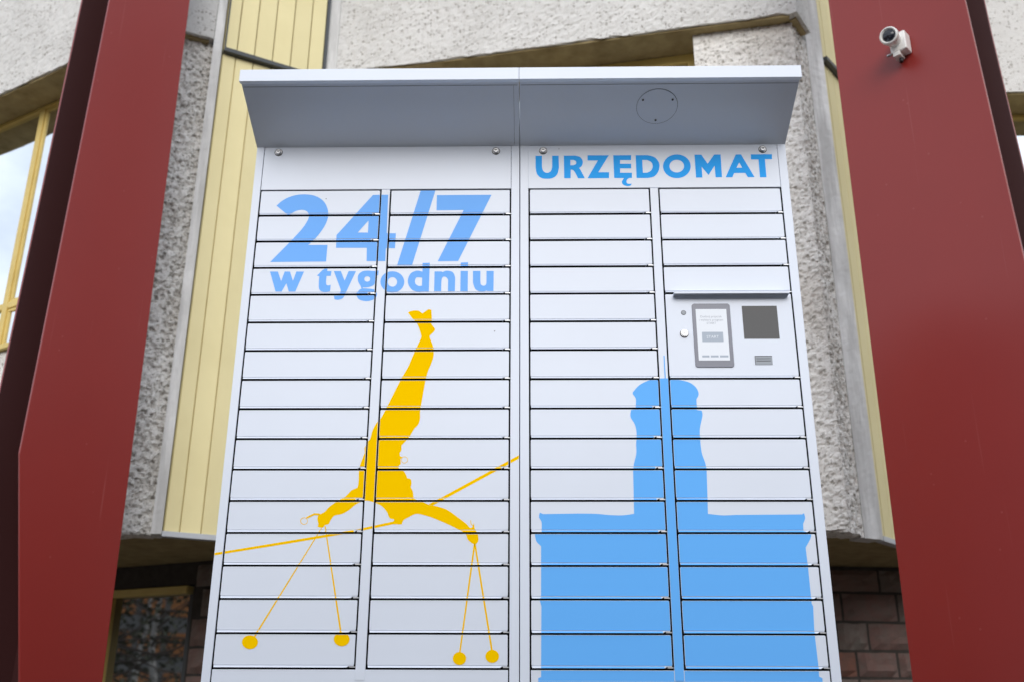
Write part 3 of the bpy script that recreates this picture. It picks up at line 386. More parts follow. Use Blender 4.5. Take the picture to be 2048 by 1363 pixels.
PR_YELLOW=[(0,[[-338.3,1126,-337,1126.8,-335.2,1128,-333,1129.3,-330.4,1130.5,-327.5,1131.3,-324,1131.9,-319.8,1132.4,-315.4,1132.7,-311.2,1132.6,-307.5,1132,-304.3,1130.7,-301.2,1128.6,-298.4,1126.4,-296.2,1124.3,-294.5,1123,-293.3,1123.8,-291.6,1125.1,-289.6,1126.5,-287.6,1128,-285.7,1129.4,-284.1,1130.8,-282.5,1132.3,-281,1133.8,-279.3,1135,-277.6,1135.8,-275.5,1136.1,-273.2,1135.9,-270.9,1135.4,-268.9,1135,-267.5,1134.7,-267.1,1130,-266.5,1123.2,-265.8,1115.5,-265.2,1108.2,-264.9,1102.5,-265.1,1098.8,-265.7,1096.3,-266.3,1094.3,-266.6,1092.4,-266.1,1090,-264.5,1086.8,-261.9,1083.3,-259,1079.7,-256.5,1076.2,-255,1073.3,-254.7,1070.9,-255,1068.9,-255.9,1067.2,-257.2,1065.4,-258.7,1063.4,-260.6,1061,-263.3,1058.5,-266,1056,-268.4,1053.4,-269.9,1051,-270.3,1049.1,-270.1,1047.4,-269.4,1045.7,-268.4,1043.6,-267.2,1040.5,-265.6,1036.2,-263.6,1031,-261.3,1025.3,-259.3,1019.5,-257.8,1014.1,-256.9,1009.1,-256.3,1004.2,-256.1,999.4,-256.1,994.6,-256.4,989.7,-257,984.9,-258,980,-259.3,975.2,-260.7,970.3,-262.2,965.5,-263.9,960.6,-265.7,955.8,-267.7,951,-269.6,946.2,-271.2,941.4,-272.6,936.6,-273.8,931.9,-274.9,927.2,-276,922.4,-277,917.4,-277.8,912.5,-278.5,907.7,-279.2,902.6,-280,896.9,-280.9,890.2,-282.1,881.7,-283.5,871.7,-284.9,861.3,-286.2,851.4,-287.4,842.9,-288.3,836.1,-289.1,830.4,-289.7,825.4,-290.3,820.7,-290.6,816.1,-290.6,811.7,-290.3,807.6,-290,803.7,-289.7,799.9,-289.9,796.1,-290.4,792.3,-291.1,788.6,-292,784.9,-293.2,781.3,-294.7,777.9,-296.6,774.9,-299,772.2,-301.6,769.6,-304.3,766.6,-306.9,763.1,-309.5,758.7,-312,753.8,-314.6,748.6,-317.3,743.3,-320.3,738.5,-324,733.8,-328.1,729,-332.3,724.5,-335.9,720.5,-338.6,717.3,-340,715.1,-340.5,713.8,-340.4,712.9,-340.2,712.1,-340.2,710.8,-340.2,708.9,-340.2,706.7,-340.1,704.5,-340.1,702.3,-340.4,700.4,-341.1,698.9,-342,697.6,-343.1,696.3,-344,695,-344.5,693.5,-344.6,691.5,-344.3,689.1,-343.8,686.7,-343.3,684.6,-343.1,683.2,-336.2,681.1,-336.8,678.7,-341.8,676.3,-341.5,674,-341,670.7,-340.6,666.9,-340.3,663.4,-340.4,660.9,-341.1,659.4,-342.2,658.5,-343.4,658,-344.6,657.7,-345.3,657.4,-345.5,656.2,-345.8,654.4,-346.1,652.3,-345.9,650.1,-344.9,648.2,-342.9,646.6,-340.1,645.2,-336.9,643.7,-333.8,642.2,-331.2,640.4,-329.2,638.2,-327.4,635.7,-325.8,633.2,-324.5,630.7,-323.3,628.5,-322.4,626.4,-321.6,624.4,-321.1,622.6,-320.6,621.1,-320.3,620,-318.8,619.7,-316.6,619.3,-314.2,618.7,-311.9,617.9,-310.1,616.6,-309,614.8,-308.3,612.4,-307.8,609.8,-307.5,607.2,-307.3,604.8,-307.5,602.4,-307.9,599.9,-308.4,597.5,-308.9,595.4,-309.3,594,-308.3,592.3,-307,590,-305.4,587.2,-303.9,584.2,-302.8,581.2,-302,577.9,-301.3,574.2,-300.8,570.5,-300.3,567.1,-299.8,564.5,-299.2,562.7,-298.5,561.6,-297.9,561,-297.4,560.5,-297,560.1,-271.1,550.5,-257,543.8,-243.7,541.8,-238.7,540.5,-231.6,538.8,-223.4,536.6,-215.1,534.1,-207.7,531.2,-201.1,527.7,-194.7,523.7,-188.5,519.4,-182.8,515.2,-177.5,511.4,-172.7,508,-168.2,504.8,-164.2,501.8,-160.6,499,-157.4,496.6,-154.7,494.5,-152.6,492.9,-150.8,491.4,-149.1,490,-147.4,488.4,-145.6,486.5,-143.8,484.3,-142.2,482.2,-140.6,480.4,-139,479.2,-137.5,478.8,-136,478.9,-134.5,479.4,-133.3,479.9,-132.5,480.2,-127.8,493.3,-127.4,490.7,-127,487,-126.4,482.8,-125.7,478.7,-124.9,475.3,-123.7,472.9,-122.3,470.9,-120.8,469.2,-119.3,467.5,-118.2,465.5,-117.2,463.4,-116.5,461.2,-115.9,458.9,-115.4,456.6,-115,454.2,-114.8,451.6,-114.6,448.8,-114.6,446.1,-114.9,443.5,-115.5,441.2,-116.6,439.2,-118,437.3,-119.7,435.6,-121.6,434.4,-123.5,433.8,-125.6,433.8,-128,434.3,-130.4,435.3,-132.8,436.6,-135,438,-137.2,439.5,-139.3,441.3,-141.4,443.3,-143.3,445.4,-145,447.7,-146.2,450.1,-147,452.8,-147.7,455.5,-148.7,458.2,-150.1,460.7,-151.9,462.7,-153.8,464.4,-156.1,466.1,-159.2,468,-163.4,470.4,-169.1,473.5,-176,477,-183.7,480.8,-191.8,484.7,-200,488.4,-208.4,492.1,-217.6,496.1,-226.8,499.9,-235.5,503.5,-243.2,506.4,-249.7,508.8,-255.3,510.7,-260.4,512.2,-265.1,513.5,-269.9,514.7,-274.5,515.9,-278.9,517,-283.1,517.8,-287.2,518.2,-291.5,518,-295.8,516.8,-300.3,514.9,-304.7,512.5,-308.8,510.2,-312.5,508.1,-315.9,506.4,-318.9,504.8,-321.7,503.3,-324.1,501.7,-326,499.8,-327.5,497.6,-328.4,494.9,-329.1,492.3,-329.5,490,-329.8,488.4,-354.6,489,-354.9,496.6,-351.7,499.8,-353.5,503.1,-355.2,503.4,-357.6,503.7,-360.3,504.1,-363,505,-365.2,506.4,-366.9,508.7,-368.3,511.6,-369.6,514.9,-370.9,518.2,-372.5,521.3,-374.4,524.1,-376.4,526.9,-378.5,529.5,-380.7,532.1,-383.1,534.5,-385.5,536.8,-388,538.9,-390.7,540.8,-393.6,542.7,-396.8,544.5,-400.5,546.2,-404.7,547.9,-409,549.5,-413.2,551,-417.1,552.2,-420.7,553.2,-424.1,554.1,-427.4,554.7,-430.6,555.1,-433.9,555.2,-437.2,554.8,-440.6,554,-443.9,552.9,-447.1,551.7,-450.3,550.5,-453.2,549.3,-456.1,548,-458.9,546.6,-461.7,544.9,-464.8,542.8,-468,540.2,-471.4,537.2,-474.9,533.9,-478.5,530.7,-482.1,527.9,-485.8,525.4,-489.7,523,-493.5,520.9,-497.4,519,-501.3,517.3,-505.4,516.2,-509.6,515.5,-513.8,514.9,-517.7,514.2,-520.9,513,-523.5,511.2,-525.5,508.9,-527.2,506.4,-528.6,503.9,-530.1,501.5,-531.4,499,-532.5,496.5,-533.5,494,-534.5,491.7,-535.9,489.9,-537.6,488.8,-539.6,488.2,-541.7,487.9,-543.7,487.5,-545.6,486.7,-547.2,485.3,-548.5,483.5,-549.9,481.6,-551.4,480,-553.3,479.1,-555.8,479,-558.9,479.6,-562,480.4,-564.8,481.2,-566.7,481.7,-566.4,482.8,-565.9,484.3,-565.4,486.1,-565,488.1,-565,489.9,-565.3,491.8,-566,493.7,-566.8,495.7,-567.5,497.7,-568,499.8,-568.2,502.1,-568.5,504.6,-568.5,507.1,-568.3,509.4,-567.8,511.4,-567,512.9,-565.8,514.1,-564.4,515.1,-562.8,516.1,-560.9,517.3,-558.7,518.6,-556.1,519.9,-553.3,521.3,-550.6,522.8,-548.2,524.6,-546.3,526.6,-544.9,528.7,-543.5,531,-541.6,533.5,-539,536.2,-535.4,539.3,-531.1,542.7,-526.4,546.2,-521.5,549.6,-516.9,552.8,-512.3,555.6,-507.7,558.2,-503,560.7,-498.6,563.3,-494.4,566.2,-490.6,569.7,-487.1,573.7,-483.8,577.8,-480.5,581.6,-477.2,584.6,-473.6,586.9,-469.9,588.8,-466.2,590.1,-463.2,591.2,-461,592,-460.6,594,-460,596.7,-459.4,599.9,-458.9,603.8,-458.5,608.2,-458.6,613.6,-458.8,619.9,-459.1,626.6,-459.3,633.1,-459.3,638.8,-459,643.5,-458.6,647.5,-458,651.3,-457.3,655.1,-456.4,659.3,-455.2,664,-453.7,669.3,-452.1,674.5,-450.6,679.3,-449.3,683.3,-448.3,686.4,-447.4,688.9,-446.6,690.9,-446,692.4,-445.5,693.6,-447.3,707.4,-446.3,709.9,-444.8,713.5,-443.2,717.5,-441.4,721.5,-439.8,724.8,-438.2,727.1,-436.5,728.8,-434.8,730.4,-433.3,732.3,-431.8,735.2,-430.7,739.3,-429.7,744.1,-428.8,749.4,-427.7,754.7,-426.4,759.7,-424.8,764.3,-422.9,768.9,-420.9,773.4,-418.8,777.6,-416.6,781.4,-414.4,784.5,-412.2,786.9,-409.9,789.1,-407.3,792.1,-404.5,796.3,-401.4,802.1,-398,809,-394.5,816.6,-390.8,824.7,-387,833,-383,841.9,-378.9,851.5,-374.6,861.4,-370.5,871.1,-366.5,880.2,-362.8,888.6,-359.2,896.5,-355.7,904.3,-352.2,911.8,-348.7,919.3,-344.9,926.9,-341,934.5,-337.1,941.9,-333.6,948.9,-330.5,955.3,-328.2,960.8,-326.5,965.5,-325,969.9,-323.5,974.4,-321.7,979.5,-319.5,985.3,-317.2,991.4,-314.8,997.8,-312.3,1004.3,-309.7,1010.8,-306.9,1017.7,-303.7,1025,-300.6,1032.2,-297.9,1038.7,-296.1,1044.1,-295.1,1047.7,-294.8,1049.8,-295,1051.5,-295.6,1053.4,-296.5,1056.4,-297.8,1061.1,-299.7,1066.7,-301.8,1072.7,-303.9,1078.4,-305.7,1083,-307.2,1086.4,-308.6,1089.1,-309.9,1091.3,-311.2,1093.3,-312.8,1095.5,-314.6,1097.6,-316.5,1099.5,-318.6,1101.4,-320.8,1103.5,-323.2,1106.2,-326.2,1109.9,-329.6,1114.4,-333.1,1119.1,-336.2,1123.2]]),(0,[[-849.4,409,-641.1,443.2,-465.5,472.4,-354.9,496.6,-354.6,489,-463.6,466.1,-640.5,435.8,-848.7,402.5]]),(0,[[-257,544.5,-0.6,687.3,-0.6,677,-243.7,542.1]]),(1,[[-600.1,508.7,-579.3,519.6,-564.4,519.3,-560.2,516,-567.3,514,-577.3,514.7,-599,504.1]]),(0,[[-595.3,497.8,-595.4,495.2,-596.3,492.7,-597.8,490.6,-599.9,489,-602.4,488,-605.1,487.6,-607.8,488,-610.5,489,-612.8,490.6,-614.6,492.7,-615.9,495.2,-616.4,497.8,-616.3,500.5,-615.4,502.9,-613.9,505.1,-611.8,506.7,-609.3,507.7,-606.6,508,-603.9,507.7,-601.2,506.7,-598.9,505.1,-597.1,502.9,-595.8,500.5],[-596.6,497.8,-596.7,495.6,-597.5,493.6,-598.7,491.8,-600.5,490.4,-602.6,489.6,-604.9,489.3,-607.2,489.6,-609.4,490.4,-611.4,491.8,-612.9,493.5,-614,495.6,-614.4,497.8,-614.3,500,-613.6,502.1,-612.3,503.9,-610.5,505.2,-608.5,506.1,-606.2,506.4,-603.8,506.1,-601.6,505.3,-599.7,503.9,-598.1,502.1,-597.1,500]]),(1,[[-320.4,672.8,-320.6,670.3,-321.5,667.9,-323,665.8,-324.9,664.2,-327.2,663.2,-329.8,662.9,-332.3,663.2,-334.7,664.2,-336.8,665.8,-338.4,667.9,-339.5,670.3,-339.9,672.9,-339.7,675.4,-338.8,677.8,-337.4,679.9,-335.4,681.5,-333.1,682.5,-330.6,682.8,-328,682.5,-325.6,681.5,-323.5,679.9,-321.9,677.8,-320.8,675.4],[-321.7,672.8,-321.9,670.6,-322.7,668.6,-324,666.8,-325.7,665.4,-327.6,664.6,-329.8,664.3,-332,664.6,-334.1,665.4,-335.9,666.8,-337.3,668.6,-338.2,670.6,-338.6,672.9,-338.4,675.1,-337.6,677.1,-336.4,678.9,-334.7,680.3,-332.7,681.1,-330.5,681.4,-328.3,681.1,-326.3,680.3,-324.5,678.9,-323,677.1,-322.1,675.1]]),(1,[[-138.4,499.9,-136.4,499.9,-135,490,-130.3,485.8,-132.2,484.5,-136.9,489.4]]),(1,[[-556.4,478.4,-718.5,186.3,-714.6,184.1,-554.1,477.1]]),(2,[[-705.7,171,-705.9,167,-707.1,163.2,-709.4,159.9,-712.5,157,-716.5,154.9,-720.9,153.6,-725.7,153.1,-730.5,153.6,-735.2,154.9,-739.5,157,-743.3,159.8,-746.2,163.2,-748.1,166.9,-749.1,170.9,-748.9,174.9,-747.7,178.7,-745.4,182.1,-742.3,184.9,-738.3,187,-733.9,188.4,-729.1,188.8,-724.2,188.4,-719.5,187.1,-715.2,185,-711.5,182.1,-708.6,178.7,-706.6,175]]),(1,[[-546.9,483.2,-484.9,194.5,-480.1,195.2,-543.8,483.6]]),(2,[[-458.2,179.3,-458.5,175.3,-459.9,171.4,-462.2,168,-465.4,165.1,-469.3,163,-473.8,161.6,-478.5,161.2,-483.3,161.6,-487.8,162.9,-492,165.1,-495.6,167.9,-498.4,171.4,-500.2,175.2,-501,179.2,-500.7,183.2,-499.4,187.1,-497.1,190.5,-493.9,193.4,-489.9,195.6,-485.5,197,-480.8,197.4,-476,197,-471.4,195.6,-467.2,193.5,-463.6,190.6,-460.8,187.2,-459,183.3]]),(1,[[-127.4,435.3,-162,145.5,-158,145,-122.7,434.6]]),(2,[[-142.7,130.5,-143,126.8,-144.3,123.3,-146.4,120.1,-149.2,117.5,-152.5,115.5,-156.3,114.3,-160.2,113.9,-164.2,114.3,-168,115.5,-171.5,117.4,-174.4,120,-176.6,123.2,-178,126.7,-178.5,130.4,-178.2,134.1,-176.9,137.6,-174.9,140.7,-172.1,143.4,-168.7,145.4,-165,146.6,-161,147,-157,146.6,-153.1,145.4,-149.7,143.4,-146.8,140.8,-144.6,137.6,-143.2,134.1]]),(1,[[-126.6,434.6,-76.1,148.9,-71.3,149.7,-121.9,435.3]]),(2,[[-54.8,136.3,-55.3,132.6,-56.6,129.1,-58.7,125.9,-61.6,123.3,-65,121.3,-68.8,120.1,-72.9,119.7,-76.9,120.1,-80.8,121.3,-84.2,123.3,-87.1,125.9,-89.3,129,-90.7,132.5,-91.2,136.2,-90.8,139.9,-89.5,143.4,-87.4,146.6,-84.5,149.2,-81.1,151.2,-77.3,152.4,-73.2,152.9,-69.1,152.5,-65.3,151.2,-61.8,149.3,-58.9,146.6,-56.7,143.5,-55.3,140]])]

# ------------------------------------------------------------------ ground
g = MB(); g.face([(-250, -250, 0), (250, -250, 0), (250, 250, 0), (-250, 250, 0)])
gr = g.build('ground', PAVE, loc=(0, 0, 0)); gr['kind'] = 'structure'

# ------------------------------------------------------------------ the building behind
bld = thing('building', 'concrete building with yellow cladding bays and yellow window frames behind the lockers', 'building', P(0, 6, -CAMZ))
ZB, ZL, ZT = 0.84, 3.82, 6.6      # underside of the overhang, underside of the lintels, top (above the camera)

def frame2(A, B):
    A = Vector((A[0], A[1], 0)); B = Vector((B[0], B[1], 0)); d = (B - A).normalized()
    return A, B, d, Vector((-d.y, d.x, 0))        # start, end, along, inwards (away from the viewer)
def pt(A, d, n, s, back, z):
    return P(*(A + d * s + n * back)[:2], z)

def panel(name, A, B, z0, z1, thick, m, parent=bld, bevel=0.0, back=0.0):
    A, B, d, n = frame2(A, B); l = (B - A).length
    q = [pt(A, d, n, 0, back, z0), pt(A, d, n, l, back, z0), pt(A, d, n, l, back, z1), pt(A, d, n, 0, back, z1)]
    q += [a + n * thick for a in q]
    return MB().hexa(q).build(name, m, parent, bevel)

def rough(name, A, B, z0, z1, thick, m, step=0.03, amp=0.006, edge=0.008, back=0.0, parent=bld, pits=0.0):
    """a cast panel whose face is really uneven and whose lower edge wanders"""
    A, B, d, n = frame2(A, B); l = (B - A).length
    nu = max(2, int(l / step)); nv = max(2, int((z1 - z0) / step))
    mb = MB(); idx = {}
    for i in range(nu + 1):
        for j in range(nv + 1):
            s = l * i / nu; z = z0 + (z1 - z0) * j / nv
            w = pt(A, d, n, s, back, z)
            h = noise.noise(w * 28) * 0.6 + noise.noise(w * 70) * 0.4
            if pits:                              # broken-out hollows between the knobs of the cast
                e = noise.noise(w * 34 + Vector((5, 9, 2))) + 0.55 * noise.noise(w * 75 + Vector((1, 4, 8)))
                h += pits * min(1.0, max(0.0, (e + 0.02 + 0.22 * noise.noise(w * 4.0)) * 4.0))
            k = 1.0 if 0 < i < nu else 0.15
            if j == 0:
                z += noise.noise(w * 14 + Vector((3, 1, 7))) * edge
            idx[i, j] = len(mb.v)
            mb.v.append(tuple(pt(A, d, n, s, back + h * amp * k, z)))
    for i in range(nu):
        for j in range(nv):
            mb.f.append((idx[i, j], idx[i + 1, j], idx[i + 1, j + 1], idx[i, j + 1])); mb.mi.append(0)
    # sides and back
    bk = {}
    for i, j in ((0, 0), (nu, 0), (nu, nv), (0, nv)):
        bk[i, j] = len(mb.v); mb.v.append(tuple(pt(A, d, n, l * i / nu, back + thick, z0 + (z1 - z0) * j / nv)))
    c = [(0, 0), (nu, 0), (nu, nv), (0, nv)]
    rim = [[(i, 0) for i in range(nu + 1)], [(nu, j) for j in range(nv + 1)], [(i, nv) for i in range(nu, -1, -1)], [(0, j) for j in range(nv, -1, -1)]]
    for e in range(4):
        mb.f.append(tuple([idx[k] for k in reversed(rim[e])] + [bk[c[e]], bk[c[(e + 1) % 4]]])); mb.mi.append(0)
    mb.f.append((bk[0, nv], bk[nu, nv], bk[nu, 0], bk[0, 0])); mb.mi.append(0)
    return mb.build(name, m, parent)

# plan points (relative to the camera)
LB0 = (-5.6, 5.24 - 0.555 * (-5.6 + 2.933))
LR = (-2.226, 4.847)              # left ridge
LRe = (-1.914, 5.000)
C0 = (-1.236, 5.360)              # inner corner
RR = (1.561, 4.800)               # right ridge
RRe = (1.695, 5.000)
lb = lambda x, back=0.0: (x + back * 0.485, 5.24 - 0.555 * (x + 2.933) + back * 0.874)
cb = lambda x, back=0.0: (x + back * 0.196, 5.36 - 0.2 * (x + 1.236) + back * 0.981)

# lintels
rough('lintel', LB0, LR, ZL, ZT, 0.30, LINTELC, 0.022, 0.004, 0.012, pits=0.9)
rough('lintel', C0, RR, ZL, ZT, 0.27, LINTELC, 0.018, 0.004, 0.014, pits=0.9)
rough('lintel', (2.25, 5.62), (6.2, 5.62), ZL, ZT, 0.25, LINTELC, 0.06, 0.004, 0.010)
rough('lintel_return', (LR[0] + 0.002, LR[1] + 0.002), LRe, ZL, ZT, 0.12, LINTELC, 0.03, 0.003, 0.008)
rough('lintel_return', (RR[0] + 0.001, RR[1] + 0.002), RRe, ZL, ZT, 0.12, LINTELC, 0.03, 0.003, 0.008)
# weathered undersides, a few millimetres below the lintels' own
def underside(A, B, depth, z=ZL):
    A, B, d, n = frame2(A, B); l = (B - A).length
    q = [pt(A, d, n, 0.01, 0.018, z - 0.012), pt(A, d, n, l - 0.01, 0.018, z - 0.012), pt(A, d, n, l - 0.01, 0.018, z + 0.01), pt(A, d, n, 0.01, 0.018, z + 0.01)]
    q += [a + n * (depth - 0.02) for a in q]
    return MB().hexa(q).build('lintel_underside', SOFFC, bld)
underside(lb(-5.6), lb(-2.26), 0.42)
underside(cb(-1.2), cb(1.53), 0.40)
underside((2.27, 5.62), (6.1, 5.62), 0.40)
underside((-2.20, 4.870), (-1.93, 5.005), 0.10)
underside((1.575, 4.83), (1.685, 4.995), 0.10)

# piers and spandrels
rough('pier', lb(-2.62, 0.09), (-2.205, 4.935), ZB, ZL - 0.004, 0.30, PITC, 0.02, 0.008, 0.012, pits=1.6)
rough('pier_return', (-2.203, 4.938), (-1.913, 5.062), ZB - 0.01, ZL - 0.004, 0.12, PITC, 0.0085, 0.008, 0.016, pits=1.6)
rough('spandrel', lb(-5.6, 0.05), lb(-2.63, 0.05), ZB, 1.93, 0.25, PITC, 0.05, 0.006, 0.012)
rough('pier', cb(-1.32, 0.10), cb(-0.62, 0.10), ZB, ZL - 0.004, 0.22, PITC, 0.03, 0.006, 0.012)
rough('pier', (0.985, 4.996), (1.550, 4.884), ZB, ZL - 0.004, 0.30, PIERC, 0.0095, 0.007, 0.020, pits=1.0)
rough('pier_return', (1.551, 4.886), (1.682, 5.080), ZB - 0.012, ZL - 0.004, 0.12, PITC, 0.0085, 0.008, 0.022, pits=1.6)
rough('spandrel', cb(-0.61, 0.12), cb(0.97, 0.12), ZB, 1.93, 0.2, PITC, 0.05, 0.006, 0.012)
rough('pier', (2.25, 5.70), (2.62, 5.70), ZB, ZL - 0.004, 0.3, PITC, 0.05, 0.006, 0.012)
rough('spandrel', (2.63, 5.68), (6.2, 5.68), ZB, 1.93, 0.2, PITC, 0.06, 0.006, 0.012)
# smooth concrete edges beside the cladding
rough('concrete_edge', (-1.909, 4.992), (-1.860, 5.008), ZB - 0.012, ZT, 0.14, TRIMC, 0.02, 0.0025, 0.006)
rough('concrete_edge', (1.684, 5.076), (1.798, 5.142), ZB - 0.02, ZT, 0.10, TRIMC, 0.02, 0.004, 0.008)
rough('concrete_edge', (-1.304, 5.352), (-1.239, 5.366), ZB, ZT, 0.2, TRIMC, 0.03, 0.002, 0.006)

# yellow cladding: each plank on its own, a dark flashing between the storeys
def cladding(A, ang, bounds, zsplit, dark_end):
    d = Vector((math.cos(ang), math.sin(ang), 0)); n = Vector((-d.y, d.x, 0)); A = Vector((A[0], A[1], 0))
    for a, b in zip(bounds[:-1], bounds[1:]):
        for z0, z1, back in ((ZB + 0.008, zsplit - 0.02, 0.0), (zsplit + 0.012, ZT, -0.012)):
            j = random.uniform(-0.0012, 0.0012)
            q = [pt(A, d, n, a + 0.003, back + j, z0), pt(A, d, n, b - 0.003, back + j, z0), pt(A, d, n, b - 0.003, back + j, z1), pt(A, d, n, a + 0.003, back + j, z1)]
            q += [p + n * 0.02 for p in q]
            MB().hexa(q).build('plank', CLAD, bld, 0.0025)
    e = bounds[-1]
    def strip(name, s0, s1, b0, b1, z0, z1, m):
        q = [pt(A, d, n, s0, b0, z0), pt(A, d, n, s1, b0, z0), pt(A, d, n, s1, b0, z1), pt(A, d, n, s0, b0, z1)]
        q += [p + n * (b1 - b0) for p in q]
        return MB().hexa(q).build(name, m, bld, 0.002)
    strip('cladding_backing', 0, e, 0.016, 0.05, ZB + 0.01, ZT, CLAD)
    strip('flashing', 0.0, e, -0.035, 0.014, zsplit - 0.018, zsplit + 0.010, DARKFLASH)
    strip('drip_edge', -0.01, e + 0.01, -0.018, 0.03, ZB - 0.022, ZB + 0.006, DRIP)
    if dark_end:
        strip('flashing', e + 0.001, e + 0.020, -0.02, 0.03, zsplit + 0.012, ZT, DARKFLASH)
        strip('flashing', 0.0, 0.010, -0.018, -0.0125, zsplit + 0.012, ZT, DARKFLASH)
cladding((-1.858, 5.030), R(30), [0, 0.078, 0.185, 0.297, 0.410, 0.522, 0.617], 3.75, True)
cladding((1.800, 5.175), R(50.3), [0, 0.05, 0.16, 0.27, 0.38, 0.49, 0.60, 0.68], 3.76, False)

# windows: frame > mullions; panes
def window(A, B, z0, z1, back, cols, transom, fw=0.075, glass=None, casement=(), head=None):
    head = head or fw
    A, B, d, n = frame2(A, B); l = (B - A).length
    def bar(mb, s0, s1, a0, a1, b0=0.0, b1=0.07):
        q = [pt(A, d, n, s0, back + b0, a0), pt(A, d, n, s1, back + b0, a0), pt(A, d, n, s1, back + b0, a1), pt(A, d, n, s0, back + b0, a1)]
        mb.hexa(q + [p + n * (b1 - b0) for p in q])
    mb = MB()
    bar(mb, 0, l, z1 - head, z1); bar(mb, 0, l, z0, z0 + fw)
    bar(mb, 0, fw, z0 + fw, z1 - head); bar(mb, l - fw, l, z0 + fw, z1 - head)
    w = mb.build('window', FRAMEY, bld, 0.003)
    xs = [fw] + [c for c in cols] + [l - fw]
    for c in cols:
        mb = MB(); bar(mb, c - fw * 0.6, c + fw * 0.6, z0 + fw, z1 - head, 0.002, 0.068); mb.build('mullion', FRAMEY, w, 0.003)
    zz = [z0 + fw, z1 - head]
    if transom:
        zz = [z0 + fw, transom, z1 - head]
        for i in range(len(xs) - 1):
            mb = MB()
            bar(mb, xs[i] + (fw * 0.6 if i else 0), xs[i + 1] - (fw * 0.6 if i < len(xs) - 2 else 0), transom - fw * 0.5, transom + fw * 0.5, 0.004, 0.066)
            mb.build('transom', FRAMEY, w, 0.003)
    for i in range(len(xs) - 1):
        for j in range(len(zz) - 1):
            a0 = xs[i] + (fw * 0.6 if i else 0); a1 = xs[i + 1] - (fw * 0.6 if i < len(xs) - 2 else 0)
            c0 = zz[j] + (fw * 0.5 if j else 0); c1 = zz[j + 1] - (fw * 0.5 if transom and j == 0 else 0)
            if i in casement:                     # an opening light with a frame of its own
                k = 0.022
                mb = MB()
                bar(mb, a0, a1, c1 - k, c1, 0.012, 0.06); bar(mb, a0, a1, c0, c0 + k, 0.012, 0.06)
                bar(mb, a0, a0 + k, c0 + k, c1 - k, 0.012, 0.06); bar(mb, a1 - k, a1, c0 + k, c1 - k, 0.012, 0.06)
                mb.build('casement', FRAMEY, w, 0.003)
                a0 += k; a1 -= k; c0 += k; c1 -= k
            mb = MB(); bar(mb, a0, a1, c0, c1, 0.022, 0.030); mb.build('pane', glass or GLASS_UP, w)
    return w
# left bay window (mullion seen at the picture's left edge), centre window, right bay window
window(lb(-4.75), lb(-2.66), 1.975, ZL - 0.014, 0.225, (0.62, 1.560), 2.352, fw=0.042, casement=(2,), head=0.026)
window(cb(-0.62), cb(0.985), 1.97, ZL - 0.014, 0.255, (0.80,), 2.40, fw=0.06)
window((2.60, 5.62), (5.9, 5.62), 1.97, ZL - 0.014, 0.25, (1.35, 2.4), 2.40, fw=0.06, head=0.030)
panel('window_sill', lb(-4.80), lb(-2.64), 1.935, 1.968, 0.35, FRAMEY, bevel=0.004, back=0.02)
panel('window_sill', cb(-0.63), cb(0.97), 1.935, 1.968, 0.30, FRAMEY, bevel=0.004, back=0.02)
panel('window_sill', (2.62, 5.62), (5.95, 5.62), 1.935, 1.968, 0.30, FRAMEY, bevel=0.004, back=0.02)
panel('pier', lb(-5.6, 0.09), lb(-4.77, 0.09), 1.935, ZL - 0.004, 0.3, PITC)

# the underside of the overhang and the ground floor wall set back below it
W0, W1, W2, W3 = (-6.0, 8.054), (-1.75, 6.014), (1.55, 6.285), (6.0, 6.91)
front = [lb(-5.6, 0.1), lb(-2.25, 0.12), (-2.14, 5.02), (-1.83, 5.10), (-1.30, 5.40), (-1.2, 5.46), cb(1.50, 0.13), (1.60, 5.10), (1.80, 5.24), (2.20, 5.76), (2.35, 5.76), (6.2, 5.76)]
poly = [P(x, y, ZB + 0.012) for x, y in front] + [P(x, y + 0.25, ZB + 0.012) for x, y in ((6.2, 6.91), W3, W2, W1, W0)]
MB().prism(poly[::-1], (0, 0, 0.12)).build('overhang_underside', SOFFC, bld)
for A, B in ((W0, W1), (W1, W2), (W2, W3)):
    if A == W0:
        panel('ground_floor_wall', A, (-2.78, 6.508), -CAMZ, ZB + 0.010, 0.25, MORTAR, back=0.002)
        panel('ground_floor_wall', (-2.045, 6.1556), B, -CAMZ, ZB + 0.010, 0.25, MORTAR, back=0.002)
        panel('ground_floor_wall', (-2.779, 6.5075), (-2.046, 6.156), 0.715, ZB + 0.010, 0.25, MORTAR, back=0.002)
        panel('ground_floor_wall', (-2.779, 6.5075), (-2.046, 6.156), -CAMZ, -0.45, 0.25, MORTAR, back=0.002)
    else:
        panel('ground_floor_wall', A, B, -CAMZ, ZB + 0.010, 0.25, MORTAR, back=0.002)
gwin = MB()
GA, GB, gd, gn = frame2((-2.772, 6.504), (-2.046, 6.156)); gl = (GB - GA).length
def gbox(s0, s1, b0, b1, z0, z1):
    q = [pt(GA, gd, gn, s0, b0, z0), pt(GA, gd, gn, s1, b0, z0), pt(GA, gd, gn, s1, b0, z1), pt(GA, gd, gn, s0, b0, z1)]
    return MB().hexa(q + [p + gn * (b1 - b0) for p in q])
gw_ = gbox(0.0, gl - 0.045, -0.012, 0.09, 0.662, 0.708).build('window', FRAMEY, bld, 0.003)
gbox(0.035, 0.115, -0.012, 0.09, -0.44, 0.6615).build('frame_post', FRAMEY, gw_, 0.003)
gbox(gl - 0.044, gl - 0.002, 0.02, 0.09, -0.44, 0.66).build('frame_post', DARKFLASH, gw_, 0.003)
gbox(0.115, gl - 0.045, 0.045, 0.053, -0.44, 0.6615).build('pane', GLASS_LOW, gw_)
